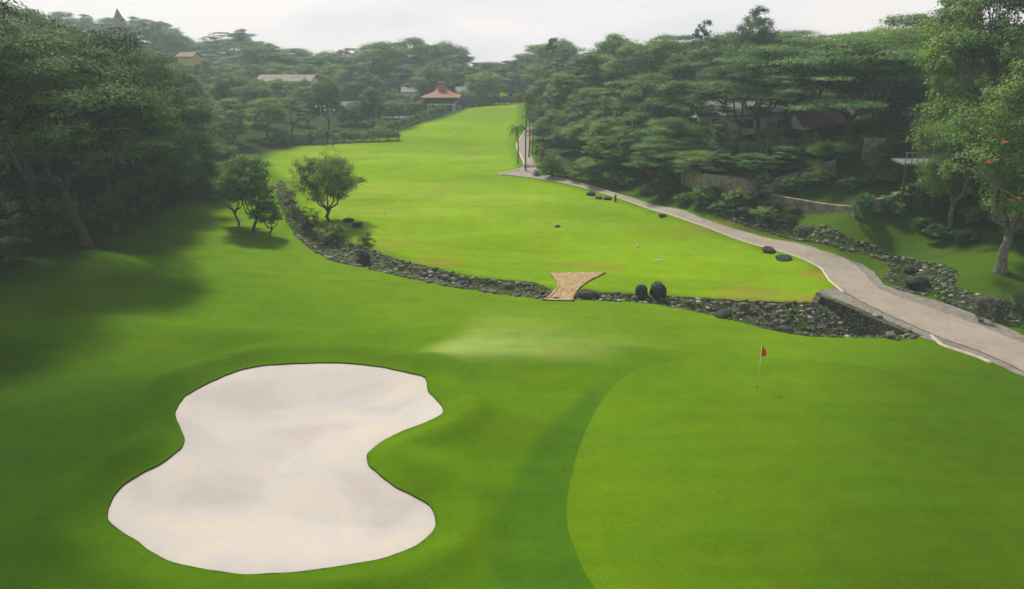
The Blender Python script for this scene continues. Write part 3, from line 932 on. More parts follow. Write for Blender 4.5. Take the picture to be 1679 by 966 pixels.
# --- far skyline
G4 = 'hazy skyline trees'
sky_l = [(250, 30), (285, 52), (320, 72), (345, 68), (375, 52), (400, 46), (430, 66), (455, 74), (485, 78), (520, 92), (545, 84), (570, 78), (600, 76), (628, 66), (655, 68), (680, 60),
         (705, 72), (735, 68), (757, 84), (785, 101), (810, 100), (835, 98), (862, 86), (885, 72), (915, 64), (940, 86), (960, 84)]
for i, (px, top) in enumerate(sky_l):
    Y = 215 + (i * 37 % 30) if px < 780 or px > 850 else 212 + (i * 7 % 9)
    if px < 420: Y += 40
    k = ['wild_b', 'round_b', 'wild_a', 'round_a', 'sparse', 'wild_b', 'umbrella_c'][i % 7]
    tree(px, Y, top, R.uniform(76, 110), k, 'hazy tree on the far skyline', G4, 'skyline_tree')
for i in range(26):
    tree(-40 + i * 18, 240 + (i * 23 % 60), 40 + i * 2.0 + (i * 11 % 9) - (22 if i < 8 else 0), R.uniform(70, 100), ['round_b', 'wild_b', 'round_a'][i % 3], 'pale hazy tree on the hill beyond the left wood', 'pale trees on the far left hill', 'hill_tree')
for i in range(34):
    px = 250 + i * 21
    if px > 960: break
    tree(px, 198 + (i * 17 % 22), 104 + (i * 13 % 26) + (12 if 760 < px < 870 else 0), R.uniform(60, 90), ['round_b', 'wild_b', 'round_a', 'umbrella_c'][i % 4], 'hazy tree in the lower rows of the far wood', 'lower rows of the far wood', 'far_wood_tree')
tree(905, 160, 60, 62, 'sparse', 'feathery open tree standing above the far wood right of the fairway end', None, 'feathery_tree')
tree(845, 205, 98, 40, 'sparse', 'open branched tree at the right end of the far fairway', None, 'feathery_tree')
for i, (px, Y, top) in enumerate([(60, 300, 12), (110, 310, 18), (150, 300, 22), (185, 290, 28), (230, 290, 26), (270, 300, 36), (20, 300, 2), (300, 290, 60), (340, 300, 66)]):
    tree(px, Y, top, 70, ['wild_b', 'round_b'][i % 2], 'pale hazy tree on the hill beyond the left wood', 'pale trees on the far left hill', 'hill_tree')
# --- right wood
G5 = 'layered trees massed on the right slope'
lab5 = 'layered dark green tree in the mass on the right slope'
for px, Y, top, w, k in [(925, 128, 118, 64, 'tiered_a'), (960, 138, 88, 80, 'wild_a'), (1000, 142, 52, 90, 'wild_b'), (1040, 135, 70, 90, 'round_b'), (1085, 128, 62, 90, 'round_a'),
                         (1130, 130, 56, 110, 'umbrella_a'), (965, 118, 142, 70, 'round_b'), (1010, 112, 130, 90, 'tiered_a'), (1060, 106, 118, 90, 'round_b'), (1110, 100, 130, 110, 'wild_a'),
                         (1155, 118, 66, 110, 'wild_b'), (1190, 125, 50, 110, 'round_b'), (1270, 120, 48, 120, 'umbrella_a'), (1330, 112, 55, 140, 'umbrella_a'), (1400, 105, 50, 130, 'wild_a'),
                         (1240, 96, 92, 160, 'umbrella_a'), (1450, 95, 40, 130, 'umbrella_c'), 
                         (930, 120, 190, 60, 'tiered_a'), (960, 108, 195, 60, 'round_a'), (1040, 96, 182, 90, 'wild_a'), (1100, 88, 190, 110, 'umbrella_c'), (1075, 84, 225, 90, 'umbrella_b'),
                         (1150, 80, 246, 90, 'umbrella_c'), (895, 150, 128, 50, 'round_b'), (905, 140, 150, 46, 'tiered_a'), (1480, 110, 20, 120, 'round_b'),
                         (1540, 85, 8, 150, 'wild_a'), (1010, 160, 60, 80, 'round_b'), (885, 138, 172, 44, 'round_b'), (910, 124, 178, 50, 'round_b'), (935, 112, 205, 54, 'round_a'), (965, 122, 165, 70, 'tiered_a'), (1000, 100, 190, 80, 'round_b'), (890, 128, 195, 40, 'tiered_a'), (1025, 92, 215, 70, 'round_b'), (1080, 160, 55, 90, 'wild_b'), (1440, 84, 100, 120, 'umbrella_b'), (1470, 90, 150, 100, 'round_b')]:
    tree(px, Y, top, w * (1.5 if Y > 100 else 1.25), k, lab5, G5, 'hillside_tree')
tree(1142, 122, 30, 60, 'sparse', 'open topped tree rising above the right wood, left of the tallest skyline crown', None, 'tree')
tree(1225, 110, 6, 105, 'wild_b', 'tallest tree on the skyline of the right wood, with small sky gaps in its crown', None, 'tree')
tree(1290, 0, 72, 320, 'umbrella_a', 'wide umbrella tree with many dark limbs standing before the white house', None, 'umbrella_tree', py=222, rz=1)
tree(1385, 80, 62, 300, 'umbrella_b', 'wide umbrella tree with forked trunk before the pink roofed house', None, 'umbrella_tree', rz=4)
tree(1205, 86, 96, 170, 'umbrella_b', 'umbrella tree with low arching branches at the left end of the white house', None, 'umbrella_tree', rz=.5)
tree(985, 0, 222, 96, 'wild_a', 'light green rounded tree on the bank beside the cart path', None, 'tree', py=296)
tree(905, 0, 252, 44, 'round_a', 'small green tree at the bend of the cart path', None, 'tree', py=290)
for px, py, top, w, k in [(1180, 290, 244, 84, 'wild_b'), (1235, 288, 250, 90, 'round_b'), (1290, 284, 238, 90, 'tiered_a'), (1120, 282, 236, 84, 'round_a'), (1180, 250, 196, 60, 'wild_b'), (1262, 248, 198, 56, 'wild_a'), (1440, 292, 235, 60, 'wild_a'), (1365, 272, 230, 90, 'umbrella_c')]:
    tree(px, 0, top, w, k, 'low flat topped tree above the retaining wall', 'low flat trees above the retaining walls', 'low_tree', py=py)
# --- right foreground
tree(1560, 66, -60, 230, 'wild_a', 'tall yellowish green tree rising out of the top right corner', None, 'tall_tree')
tree(1660, 60, -110, 280, 'wild_b', 'tall dark tree behind the flowering tree, cut by the right edge', None, 'tall_tree')
tree(1745, 66, -100, 280, 'wild_a', 'green tree at the right edge behind the flowering tree', None, 'tall_tree')
tree(1620, 70, 130, 200, 'round_a', 'bushy tree behind the grey roofed house', None, 'tall_tree')
tt = tree(1640, 0, 95, 262, 'tulip_tree', 'orange flowering tree with a thick pale trunk on the right bank', None, 'flowering_tree', py=445, rz=.4)
tree(1555, 62, 150, 150, 'tulip_tree', 'lower yellowish tree left of the orange flowering tree', None, 'tall_tree', rz=2)
tree(1490, 74, 205, 90, 'tulip_tree', 'small yellowish tree before the grey roofed house', None, 'tree', rz=1)
tree(1700, 54, 330, 130, 'round_b', 'dark bush at the right edge behind the thick pale trunk', None, 'tree')
for c in tt.children:
    if c.name.startswith('crown'):
        c.material_slots[0].link = 'OBJECT'
        c.material_slots[0].material = M['leafdeep']
# orange blossoms as parts of the flowering tree
cr_me, _, H0, R0 = PROTO['tulip_tree']
co = np.empty(len(cr_me.vertices) * 3, np.float32)
cr_me.vertices.foreach_get('co', co)
co = co.reshape(-1, 3)
crown_o = [c for c in tt.children if c.name.startswith('crown')][0]
bpy.context.view_layer.update()
Mw = np.array(crown_o.matrix_world)
wc = co @ Mw[:3, :3].T + Mw[:3, 3]
side = np.where((wc[:, 1] < np.median(wc[:, 1]) - 1.2) & (wc[:, 2] < np.percentile(wc[:, 2], 85)) & (wc[:, 0] < tt.location.x))[0]
Minv = np.array(tt.matrix_world.inverted())
for i in range(12):
    p = wc[rng.choice(side)] + np.array([-.1, -.55, .15])
    lp = Minv[:3, :3] @ p + Minv[:3, 3]
    mb = MB()
    for k in range(9):
        a_ = k * .7
        q = lp + np.array([math.cos(a_) * .16, math.sin(a_) * .16, .05 + .03 * (k % 3)])
        mb.tube([tuple(lp), tuple((lp + q) / 2 + np.array([0, 0, .05])), tuple(q)], [.02, .06, .02], 5)
    mb.build('blossom', M['flower'], tt, True)

# ------------------------------------------------------------------ palms
def frond_mesh(n=12, L=1.9, droop=1.1, w=.42, seed=0, up=.5, mat=None, seg=9):
    r = random.Random(seed)
    V, F, T = [], [], []
    for i in range(n):
        a = 2 * math.pi * i / n + r.uniform(-.2, .2)
        u0 = up + r.uniform(-.4, .3)
        l = L * r.uniform(.85, 1.1)
        pts = []
        for k in range(seg + 1):
            t = k / seg
            rr = l * t * (1 - .25 * t)
            z = u0 * l * t - droop * l * t * t * .8
            pts.append(Vector((math.cos(a) * rr, math.sin(a) * rr, z)))
        sd_ = Vector((-math.sin(a), math.cos(a), 0))
        tint = r.uniform(.2, .9)
        for k in range(seg):
            p, q = pts[k], pts[k + 1]
            t = (k + .5) / seg
            ww = w * math.sin(math.pi * min(.96, t * .85 + .1)) 
            for s_ in (-1, 1):
                for hh in (0, .5):
                    b0 = p.lerp(q, hh); b1 = p.lerp(q, hh + .36)
                    tip = b1 + sd_ * s_ * ww + (q - p) * .6 + Vector((0, 0, -ww * .35))
                    n0 = len(V)
                    V += [b0, b1, tip]
                    F.append((n0, n0 + 1, n0 + 2))
                    T += [tint] * 3
    me = np_mesh('crown', [tuple(v) for v in V], F, mat or M['palm'])
    at = me.attributes.new('leaf_tint', 'FLOAT', 'POINT')
    at.data.foreach_set('value', np.array(T, np.float32))
    return me
PALM = [frond_mesh(13, 1.9, 1.2, .5, s) for s in range(3)]
def palm(px, py, top, label, group=None, Y=None, w=1.0):
    if Y is None: x, Y, z = ground_pt(px, py)
    else: x, _, z = col_pt(px, Y)
    H = z_at(top, Y) - z
    e = empty('palm_tree', (x, Y, z), R.uniform(0, 6), label=label, cat='palm', group=group)
    mb = MB()
    n = 9
    mb.tube([(.12 * math.sin(i * .5), .05 * i / n, -.2 + (H - .6 + .2) * i / n) for i in range(n + 1)], [.12 - .05 * i / n for i in range(n + 1)], 7)
    mb.build('trunk', M['palebark'], e, True)
    c_ = obj('crown', PALM[R.randrange(3)], e)
    c_.location = (.12 * math.sin(n * .5), .05, H - .7)
    c_.scale = (w, w, w)
    return e
palm(849, 268, 200, 'short slender palm at the left edge of the cart path bend')
palm(862, 281, 145, 'tallest slender palm standing at the bend of the cart path')
palm(867, 0, 150, 'slender palm behind the tallest palm at the path bend', 'palms behind the path bend', Y=112, w=1.1)
palm(873, 0, 158, 'slender palm behind the tallest palm at the path bend', 'palms behind the path bend', Y=116, w=1.1)
for px, Y, top in [(485, 136, 214), (500, 138, 216), (550, 150, 213), (590, 155, 212)]:
    palm(px, 0, top, 'young palm with thin stem at the far left end of the fairway', 'young palms at the far fairway edge', Y=Y, w=.8)
for px, Y, top in [(405, 175, 125), (420, 178, 130), (268, 230, 33)]:
    palm(px, 0, top, 'feathery palm among the hazy far trees', 'palms among the far trees', Y=Y, w=2.0)

# banana plants
def banana(px, py, H, label):
    x, y, z = ground_pt(px, py)
    e = empty('banana_plant', (x, y, z), R.uniform(0, 6), label=label, cat='banana plant', group='banana plants on the right bank')
    mb = MB()
    mb.tube([(0, 0, -.1), (.03, 0, H * .3), (.05, .02, H * .55)], [.13, .11, .07], 8)
    mb.build('stem', M['leafbright'], e, True)
    V, F, T = [], [], []
    for i in range(9):
        a = i * 2.4
        L = H * R.uniform(.5, .7)
        sdv = Vector((-math.sin(a), math.cos(a), 0))
        prev = None
        for k in range(8):
            t = k / 7
            c_ = Vector((math.cos(a) * L * t * .8, math.sin(a) * L * t * .8, H * .5 + L * (1.0 * t - .95 * t * t)))
            w_ = .24 * math.sin(math.pi * (.08 + .9 * t))
            n0 = len(V)
            V += [c_ - sdv * w_ - Vector((0, 0, w_ * .3)), c_, c_ + sdv * w_ - Vector((0, 0, w_ * .3))]
            T += [.5 + .4 * math.sin(i)] * 3
            if prev is not None:
                F += [(prev, prev + 1, n0 + 1, n0), (prev + 1, prev + 2, n0 + 2, n0 + 1)]
            prev = n0
    me = np_mesh('leaves', [tuple(v) for v in V], F, M['leafbright'], True)
    at = me.attributes.new('leaf_tint', 'FLOAT', 'POINT')
    at.data.foreach_set('value', np.array(T, np.float32))
    obj('leaves', me, e)
banana(1493, 335, 2.6, 'banana plant with broad pale leaves on the right bank, tallest of its clump')
banana(1475, 338, 1.9, 'shorter banana plant left of the tallest one on the right bank')
banana(1510, 340, 2.1, 'shorter banana plant right of the tallest one on the right bank')
banana(1670, 345, 2.3, 'banana plant at the right edge behind the thick pale trunk')

# ------------------------------------------------------------------ shrubs
def shrub(px, py, hpx, wpx, key, label, group=None, cat='shrub', name='shrub', Y=None):
    if Y is None: x, Y_, z = ground_pt(px, py)
    else: x, Y_, z = col_pt(px, Y)
    dep = Y_ * CT + (CAMZ - z) * ST
    zz = float(hground(x, Y_)[0])
    return plant(name, key, x, Y_, zz, hpx / FPX * dep / CT, wpx / FPX * dep, label, cat, group, part='foliage', stemname='stem')
shrub(1418, 362, 46, 48, 'bush_b', 'round dark green bush before the end of the low retaining wall')
shrub(545, 392, 30, 60, 'bush_c', 'bright green bush below the round tree on the stream bank')
shrub(507, 372, 36, 60, 'bush_e', 'brownish dry shrub left of the round tree on the stream bank')
for px, py in [(1292, 318), (1322, 310), (1350, 300), (1150, 330), (1205, 336)]:
    shrub(px, py, 26, 46, 'bush_a', 'green shrub growing against the foot of a retaining wall', 'shrubs against the retaining walls', name='wall_shrub')
shrub(484, 352, 24, 34, 'bush_e', 'brown dry shrub overhanging the upper left arm of the stream')
shrub(476, 330, 20, 26, 'bush_a', 'green shrub at the far upper end of the stream')
shrub(600, 402, 22, 40, 'bush_e', 'thin brown shrub on the bank right of the round tree')
shrub(1630, 522, 50, 60, 'bush_d', 'grey leafless looking bush beside the side stream at the right')
shrub(1605, 527, 44, 26, 'bush_d', 'small pale stemmed grey shrub left of the grey bush by the side stream')
shrub(1672, 505, 34, 44, 'bush_d', 'grey shrub at the right edge beside the side stream')
shrub(887, 272, 44, 40, 'bush_e', 'grey brown shrub right of the tallest palm')
shrub(892, 285, 22, 30, 'bush_e', 'low brown shrub at the foot of the tallest palm')
for px, py, h, w, k in [(908, 288, 16, 26, 'bush_c'), (925, 291, 16, 30, 'bush_a'), (880, 288, 10, 24, 'bush_e'), (945, 296, 22, 40, 'bush_c'), (970, 300, 26, 44, 'bush_a'), (1010, 306, 24, 40, 'bush_a'),
                        (1030, 308, 18, 34, 'bush_b')]:
    shrub(px, py, h, w, k, 'low green shrub on the bank along the cart path', 'shrubs along the cart path', name='low_shrub')
for px, py, h, w in [(1060, 318, 16, 40), (1090, 322, 18, 44), (1120, 335, 18, 40), (1150, 340, 16, 44), (1185, 345, 20, 50), (1215, 352, 22, 50), (1250, 360, 22, 54), (1285, 368, 20, 50), (1235, 335, 28, 46),
                     (1265, 345, 24, 50), (1320, 378, 14, 44), (1300, 352, 18, 50), (1100, 305, 24, 50), (1160, 322, 16, 36), (1200, 330, 20, 36)]:
    shrub(px, py, h, w, R.choice(['bush_a', 'bush_b', 'bush_e', 'bush_d']), 'straggly dark shrub on the leaf strewn slope above the side stream', 'shrubs on the leaf strewn slope', name='slope_shrub')
for px, py, h, w in [(1245, 312, 30, 50), (1345, 300, 20, 60), (1400, 310, 20, 60), (1450, 300, 24, 60), (1450, 345, 26, 40), (1470, 355, 24, 40), (1530, 350, 40, 60), (1560, 340, 40, 60), (1600, 370, 34, 60),
                     (1540, 392, 26, 60), (1580, 398, 24, 50), (1520, 375, 20, 50), (1660, 390, 40, 60), (1610, 340, 40, 60)]:
    shrub(px, py, h, w, R.choice(['bush_a', 'bush_b', 'bush_b']), 'green shrub on the shaded right bank', 'shrubs on the shaded right bank', name='bank_shrub')
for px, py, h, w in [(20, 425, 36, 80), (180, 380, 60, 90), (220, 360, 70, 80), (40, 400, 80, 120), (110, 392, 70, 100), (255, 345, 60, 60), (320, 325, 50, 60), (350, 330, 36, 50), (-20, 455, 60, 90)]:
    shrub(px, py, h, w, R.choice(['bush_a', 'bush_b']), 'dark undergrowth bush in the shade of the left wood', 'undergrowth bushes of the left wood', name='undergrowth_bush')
for i in range(26):
    px = 1120 + i * 13
    shrub(px, 246 + (i * 7 % 16), R.uniform(16, 30), R.uniform(26, 44), R.choice(['bush_a', 'bush_b']), 'dark bush below the houses on the right slope', 'bushes below the houses on the right slope', name='slope_bush')
# hedge rows along the far left fairway edge
hedge = [(i, 167 + (784 - i) * .34) for i in range(784, 640, -11)]
for px, py in hedge:
    shrub(px, py, 15, 20, R.choice(['bush_a', 'bush_b', 'bush_b']), 'clipped dark shrub in the row along the far left fairway edge', 'shrub row along the far fairway edge', name='hedge_shrub')
for px in range(440, 660, 14):
    py = 238 - (px - 440) * .04
    shrub(px, py, R.uniform(12, 24), 24, R.choice(['bush_a', 'bush_b']), 'dark bush at the foot of the far trees behind the fairway', 'bushes at the foot of the far trees', name='far_bush')
for px in range(784, 868, 9):
    shrub(px, 0, R.uniform(12, 20), 16, 'bush_b', 'dark bush along the crest at the end of the fairway', 'bushes behind the fairway crest', name='far_bush', Y=R.uniform(196, 202))

# ------------------------------------------------------------------ rocks
def rock_mesh(name, seed, mat, sub=2, amp=.35, flat=.3):
    bm = bmesh.new()
    bmesh.ops.create_icosphere(bm, subdivisions=sub, radius=1)
    for v in bm.verts:
        n = mnoise.noise(v.co * 1.1 + Vector((seed * 7.3, 1, 2))) * amp + mnoise.noise(v.co * 2.7 + Vector((seed, 5, 2))) * amp * .5 + mnoise.noise(v.co * 6 + Vector((seed, 2, 8))) * amp * .22
        v.co *= 1 + n
        for ax in range(3):
            if abs(v.co[ax]) > .72: v.co[ax] = math.copysign(.72 + (abs(v.co[ax]) - .72) * flat, v.co[ax])
    me = bpy.data.meshes.new(name)
    bm.to_mesh(me); bm.free()
    me.materials.append(mat)
    return me
ROCK = [rock_mesh('boulder', s, M['rock'], 3) for s in range(5)]
DROCK = [rock_mesh('boulder', s + 9, M['darkrock'], 3, .34, .95) for s in range(4)]
def boulder(x, y, sx, sy, sz, label, group=None, me=None, sink=.3, name='boulder'):
    z = float(hground(x, y)[0])
    o = obj(name, me or R.choice(ROCK))
    o.location = (x, y, z + sz * (1 - sink) - sz * .25)
    o.scale = (sx, sy, sz)
    o.rotation_euler = (R.uniform(-.2, .2), R.uniform(-.2, .2), R.uniform(0, 6.28))
    return tag(o, label, 'boulder', group)
def boulder_px(px, py, wpx, hpx, label, group=None, me=None, name='boulder'):
    x, y, z = ground_pt(px, py)
    k = (y * CT + (CAMZ - z) * ST) / FPX
    return boulder(x, y, wpx * k / 1.7, wpx * k / 1.9, hpx * k / 1.5, label, group, me, name=name)
boulder_px(960, 486, 42, 26, 'large dark rounded boulder just right of the stone bridge', None, DROCK[0])
boulder_px(1052, 484, 19, 20, 'smaller of two dark round boulders on the far stream bank', None, DROCK[1])
boulder_px(1078, 484, 25, 24, 'larger of two dark round boulders on the far stream bank', None, DROCK[2])
boulder_px(597, 424, 20, 26, 'upright dark boulder in the stream below the round tree', None, DROCK[3])
boulder_px(572, 363, 16, 6, 'small flat rock on the fairway right of the round tree, the further of two', None, DROCK[0])
boulder_px(586, 372, 17, 8, 'flat dark rock on the fairway right of the round tree, the nearer of two', None, DROCK[1])
boulder_px(1261, 413, 20, 8, 'brown rock on the fairway by the path, the upper of two', None, DROCK[2])
boulder_px(1284, 425, 22, 6, 'flat brown rock on the fairway by the path, the lower of two', None, DROCK[3])
boulder_px(969, 320, 13, 6, 'dark rock at the fairway edge, leftmost of three by the far path', None, DROCK[0])
boulder_px(981, 326, 10, 4, 'smallest dark rock of three at the fairway edge by the far path', None, DROCK[1])
boulder_px(996, 327, 12, 5, 'dark rock at the fairway edge, nearest the wooden post', None, DROCK[2])
boulder_px(1086, 355, 12, 5, 'small dark rock lying at the near edge of the path midway along it', None, DROCK[3])
boulder_px(1186, 518, 26, 16, 'dark boulder in the wide part of the stream right of the bridge', None, DROCK[1])
boulder_px(1286, 540, 30, 16, 'dark boulder against the near bank of the wide stream', None, DROCK[2])
boulder_px(1495, 438, 24, 18, 'big dark boulder where the side stream bends by the path', None, DROCK[0])
boulder_px(1505, 462, 34, 26, 'largest dark boulder in the side stream', None, DROCK[3])
# mid-size boulders strewn in both beds, smaller rubble as one mass
def scatter_in(poly, n, seed, margin=.15):
    r = np.random.default_rng(seed)
    lo, hi = poly.min(0), poly.max(0)
    out = []
    while len(out) < n:
        p = r.uniform(lo, hi, (4000, 2))
        s = sdist(poly, p[:, 0], p[:, 1])
        out += [tuple(q) for q in p[s < -margin]]
    r.shuffle(out)
    return np.array(out[:n])
in_view = lambda p: abs(p[0]) < (p[1] + 8) * .70
pts = [p for p in scatter_in(STREAM, 170, 3) if in_view(p) and p[0] > -17][:100]
for p in pts:
    s = R.uniform(.12, .34)
    boulder(p[0], p[1], s * R.uniform(.8, 1.3), s * R.uniform(.8, 1.2), s * R.uniform(.55, .85), 'grey boulder lying in the rocky stream bed', 'boulders in the stream bed')
pts = [p for p in scatter_in(STREAM2, 80, 4) if in_view(p)][:48]
for p in pts:
    s = R.uniform(.12, .36)
    boulder(p[0], p[1], s * R.uniform(.8, 1.3), s * R.uniform(.8, 1.2), s * R.uniform(.55, .85), 'grey brown boulder lying in the side stream bed', 'boulders in the side stream')
def rubble(name, poly, n, seed, label, smin=.05, smax=.2):
    r = np.random.default_rng(seed)
    bases = []
    for s in range(6):
        me = rock_mesh('tmp', 20 + s, M['rock'], 1)
        c_ = np.empty(len(me.vertices) * 3, np.float32); me.vertices.foreach_get('co', c_)
        f_ = np.array([tuple(p.vertices) for p in me.polygons])
        bases.append((c_.reshape(-1, 3), f_))
        bpy.data.meshes.remove(me)
    P = scatter_in(poly, n, seed, -.05)
    hz_ = hground(P[:, 0], P[:, 1])
    V, F, nn_ = [], [], 0
    for i, (p, z) in enumerate(zip(P, hz_)):
        b_, f_ = bases[i % 6]
        s = smin + (smax * 1.35 - smin) * r.uniform() ** 3.2
        a_ = r.uniform(0, 6.28)
        c_, s_ = math.cos(a_), math.sin(a_)
        q = b_ * (s * r.uniform(.7, 1.4), s * r.uniform(.7, 1.2), s * r.uniform(.45, .9))
        q = np.stack([q[:, 0] * c_ - q[:, 1] * s_, q[:, 0] * s_ + q[:, 1] * c_, q[:, 2]], 1) + (p[0], p[1], z + s * .2)
        V.append(q); F.append(f_ + nn_); nn_ += len(q)
    o = obj(name, np_mesh(name, np.concatenate(V), np.concatenate(F), M['rubble']))
    return tag(o, label, 'rubble', None, 'stuff')
def rubble_mat():
    m, t, o = newmat('mixed_stones')
    g = N(t, 'ShaderNodeNewGeometry')
    c = ramp(t, g.outputs['Random Per Island'], [(0, (.03, .03, .022)), (.5, (.09, .088, .07)), (.85, (.17, .165, .14)), (1, (.42, .40, .36))])
    n = noise_node(t, 9, 4, .7, g.outputs['Position'])
    c = mixc(t, 1.0, c, ramp(t, n.outputs[0], [(.3, (.6, .6, .6)), (.7, (1.25, 1.25, 1.2))]), 'MULTIPLY')
    b = N(t, 'ShaderNodeBsdfPrincipled')
    t.links.new(c, b.inputs['Base Color'])
    b.inputs['Roughness'].default_value = .8
    t.links.new(b.outputs[0], o.inputs[0])
    return m
M['rubble'] = rubble_mat()
rubble('stream_stones', STREAM, 7000, 31, 'loose grey stones covering the stream bed', .04, .19)
rubble('side_stream_stones', STREAM2, 4000, 32, 'loose brown grey stones covering the side stream bed', .05, .2)

# small plants and tufts in the stream beds and on banks: one mass of ground cover
def tufts(name, pts, n_blade, h, mat, label, seed, width=.03, spread=.15, cat='ground cover'):
    r = np.random.default_rng(seed)
    P = np.repeat(np.asarray(pts), n_blade, 0) + r.normal(0, spread, (len(pts) * n_blade, 2))
    z = hground(P[:, 0], P[:, 1])
    n = len(P)
    a_ = r.uniform(0, 6.28, n)
    hh = h * r.uniform(.5, 1.3, n)
    b0 = np.stack([P[:, 0], P[:, 1], z - .02], 1)
    dx = np.stack([np.cos(a_), np.sin(a_), a_ * 0], 1) * width
    tip = b0 + np.stack([r.normal(0, .4, n) * hh, r.normal(0, .4, n) * hh, hh], 1)
    V = np.stack([b0 - dx, b0 + dx, tip], 1).reshape(-1, 3)
    me = np_mesh(name, V, np.arange(3 * n).reshape(-1, 3), mat)
    at = me.attributes.new('leaf_tint', 'FLOAT', 'POINT')
    at.data.foreach_set('value', np.repeat(np.clip(r.normal(.5, .2, n), 0, 1), 3).astype(np.float32))
    return tag(obj(name, me), label, cat, None, 'stuff')
def edge_points(poly, step, lo, hi, seed, closed=True, ymin=-2):
    r = np.random.default_rng(seed)
    out = []
    m = len(poly)
    cen = poly.mean(0)
    area = sum(poly[i][0] * poly[(i + 1) % m][1] - poly[(i + 1) % m][0] * poly[i][1] for i in range(m))
    sg = 1 if area > 0 else -1
    for i in range(m):
        p, q = poly[i], poly[(i + 1) % m]
        L = np.linalg.norm(q - p)
        if L < 1e-6: continue
        nrm = np.array([(q - p)[1], -(q - p)[0]]) / L * sg
        if nrm[1] < ymin: continue
        for k in range(max(1, int(L / step))):
            out.append(p + (q - p) * r.uniform() + nrm * r.uniform(lo, hi))
    return np.array(out)
M['turf'] = leaf_mat('turf_blades', (.07, .15, .008), (.12, .23, .012), None, .4)
tufts('bunker_fringe_grass', edge_points(BUNKER, .018, .0, .12, 5, True, -.1), 3, .045, M['turf'], 'ragged grass fringe around the rim of the sand bunker', 6, .008, .02, 'grass')
tufts('stream_edge_grass', np.concatenate([edge_points(STREAM, .10, -.25, .15, 7)]), 4, .16, M['leafdull'], 'rough grass along the edges of the stream', 8, .015, .08, 'grass')
tufts('stream_weeds', scatter_in(STREAM, 2200, 41), 12, .22, M['leafmid'], 'low weeds growing between the stream stones', 9, .025, .12)
tufts('side_stream_weeds', scatter_in(STREAM2, 1800, 42), 12, .28, M['leafmid'], 'low weeds growing between the side stream stones', 10, .03, .15)
tufts('slope_ground_cover', np.concatenate([scatter_in(LITTER, 900, 43)]), 12, .28, M['leafdull'], 'dry low plants on the leaf strewn slope', 11, .04, .2)

# ------------------------------------------------------------------ flag, markers, posts
x, y, z = ground_pt(1242, 634)
e = empty('golf_flag', (x, y, z), 0, label='red flag on a thin pale pole standing in the putting green', cat='flag')
MB().tube([(0, 0, -.1), (0, 0, 1.0), (0, 0, 2.14)], [.014, .013, .011], 8).build('pole', M['pole'], e, True)
V, F = [], []
for i in range(9):
    t = i / 8
    for j in range(6):
        s = j / 5
        # limp triangular pennant hanging from the pole top
        V.append((.012 + .24 * t * (1 - .0 * s), .035 * math.sin(t * 7 + s * 2), 2.13 - .12 * t - s * .58 * (1 - t * .62) - .18 * t * t))
for i in range(8):
    for j in range(5):
        k = i * 6 + j
        F.append((k, k + 6, k + 7, k + 1))
fl = obj('flag', np_mesh('flag', V, F, M['red'], True), e)
so = fl.modifiers.new('thickness', 'SOLIDIFY'); so.thickness = .004
mb = MB(); mb.tube([(0, 0, .002), (0, 0, .008)], [.075, .075], 16); mb.build('cup', M['cup'], e)
for px, py, s, lb in [(897, 333, .10, 'tiny white ball far out on the fairway, furthest right of the small white dots'), (779, 371, .07, 'tiny white ball on the left half of the fairway'),
                      (631, 351, .09, 'small white ball on the fairway right of the round tree'), (1045, 405, .12, 'small white ball on the right part of the fairway')]:
    x, y, z = ground_pt(px, py)
    bm = bmesh.new(); bmesh.ops.create_icosphere(bm, subdivisions=3, radius=s)
    me = bpy.data.meshes.new('white_ball'); bm.to_mesh(me); bm.free(); me.materials.append(M['white'])
    me.polygons.foreach_set('use_smooth', [True] * len(me.polygons))
    o = obj('white_ball', me); o.location = (x, y, z + s * .8); tag(o, lb, 'ball')
x, y, z = ground_pt(914, 372)
e = empty('fairway_marker', (x, y, z), .4, label='small white marker with its shadow built as a dark block in the middle of the fairway', cat='marker')
MB().box((0, 0, .07), (.55, .22, .14), 0, .8).build('shadow_block', M['darkrock'], e)  # dark block standing in for the marker's shadow
MB().box((-.1, 0, .24), (.34, .12, .2), 0, .7).build('plate', M['white'], e)
x, y, z = ground_pt(1080, 427)
o = MB().box((0, 0, .04), (.75, .10, .08), 0, .8).build('white_strip', M['white']); o.location = (x, y, z); tag(o, 'short white strip lying on the fairway above the two dark boulders', 'marker')
x, y, z = ground_pt(1009, 331)
o = MB().tube([(0, 0, -.1), (0, 0, .75), (0, 0, .8)], [.11, .10, .07], 8).build('wooden_post', M['wood'], None, True); o.location = (x, y, z); tag(o, 'dark wooden post at the near edge of the far path', 'post')

def light_pole(px, py, top, label):
    x, y, z = ground_pt(px, py)
    H = z_at(top, y) - z
    e = empty('light_pole', (x, y, z), 0, label=label, cat='light pole')
    MB().tube([(0, 0, -.1), (0, 0, H / 2), (0, 0, H)], [.11, .09, .06], 8).build('pole', M['metal'], e, True)
    MB().box((0, 0, H - .12), (1.6, .08, .08)).build('crossbar', M['metal'], e)
    for s in (-.7, .7):
        MB().box((s, -.1, H - .24), (.34, .3, .16), 0, .7).build('lamp_head', M['white'], e)
light_pole(545, 240, 178, 'tall pale light pole with a crossbar at the far left fairway edge')
light_pole(530, 236, 172, 'light pole half hidden by trees left of the tall pale one')

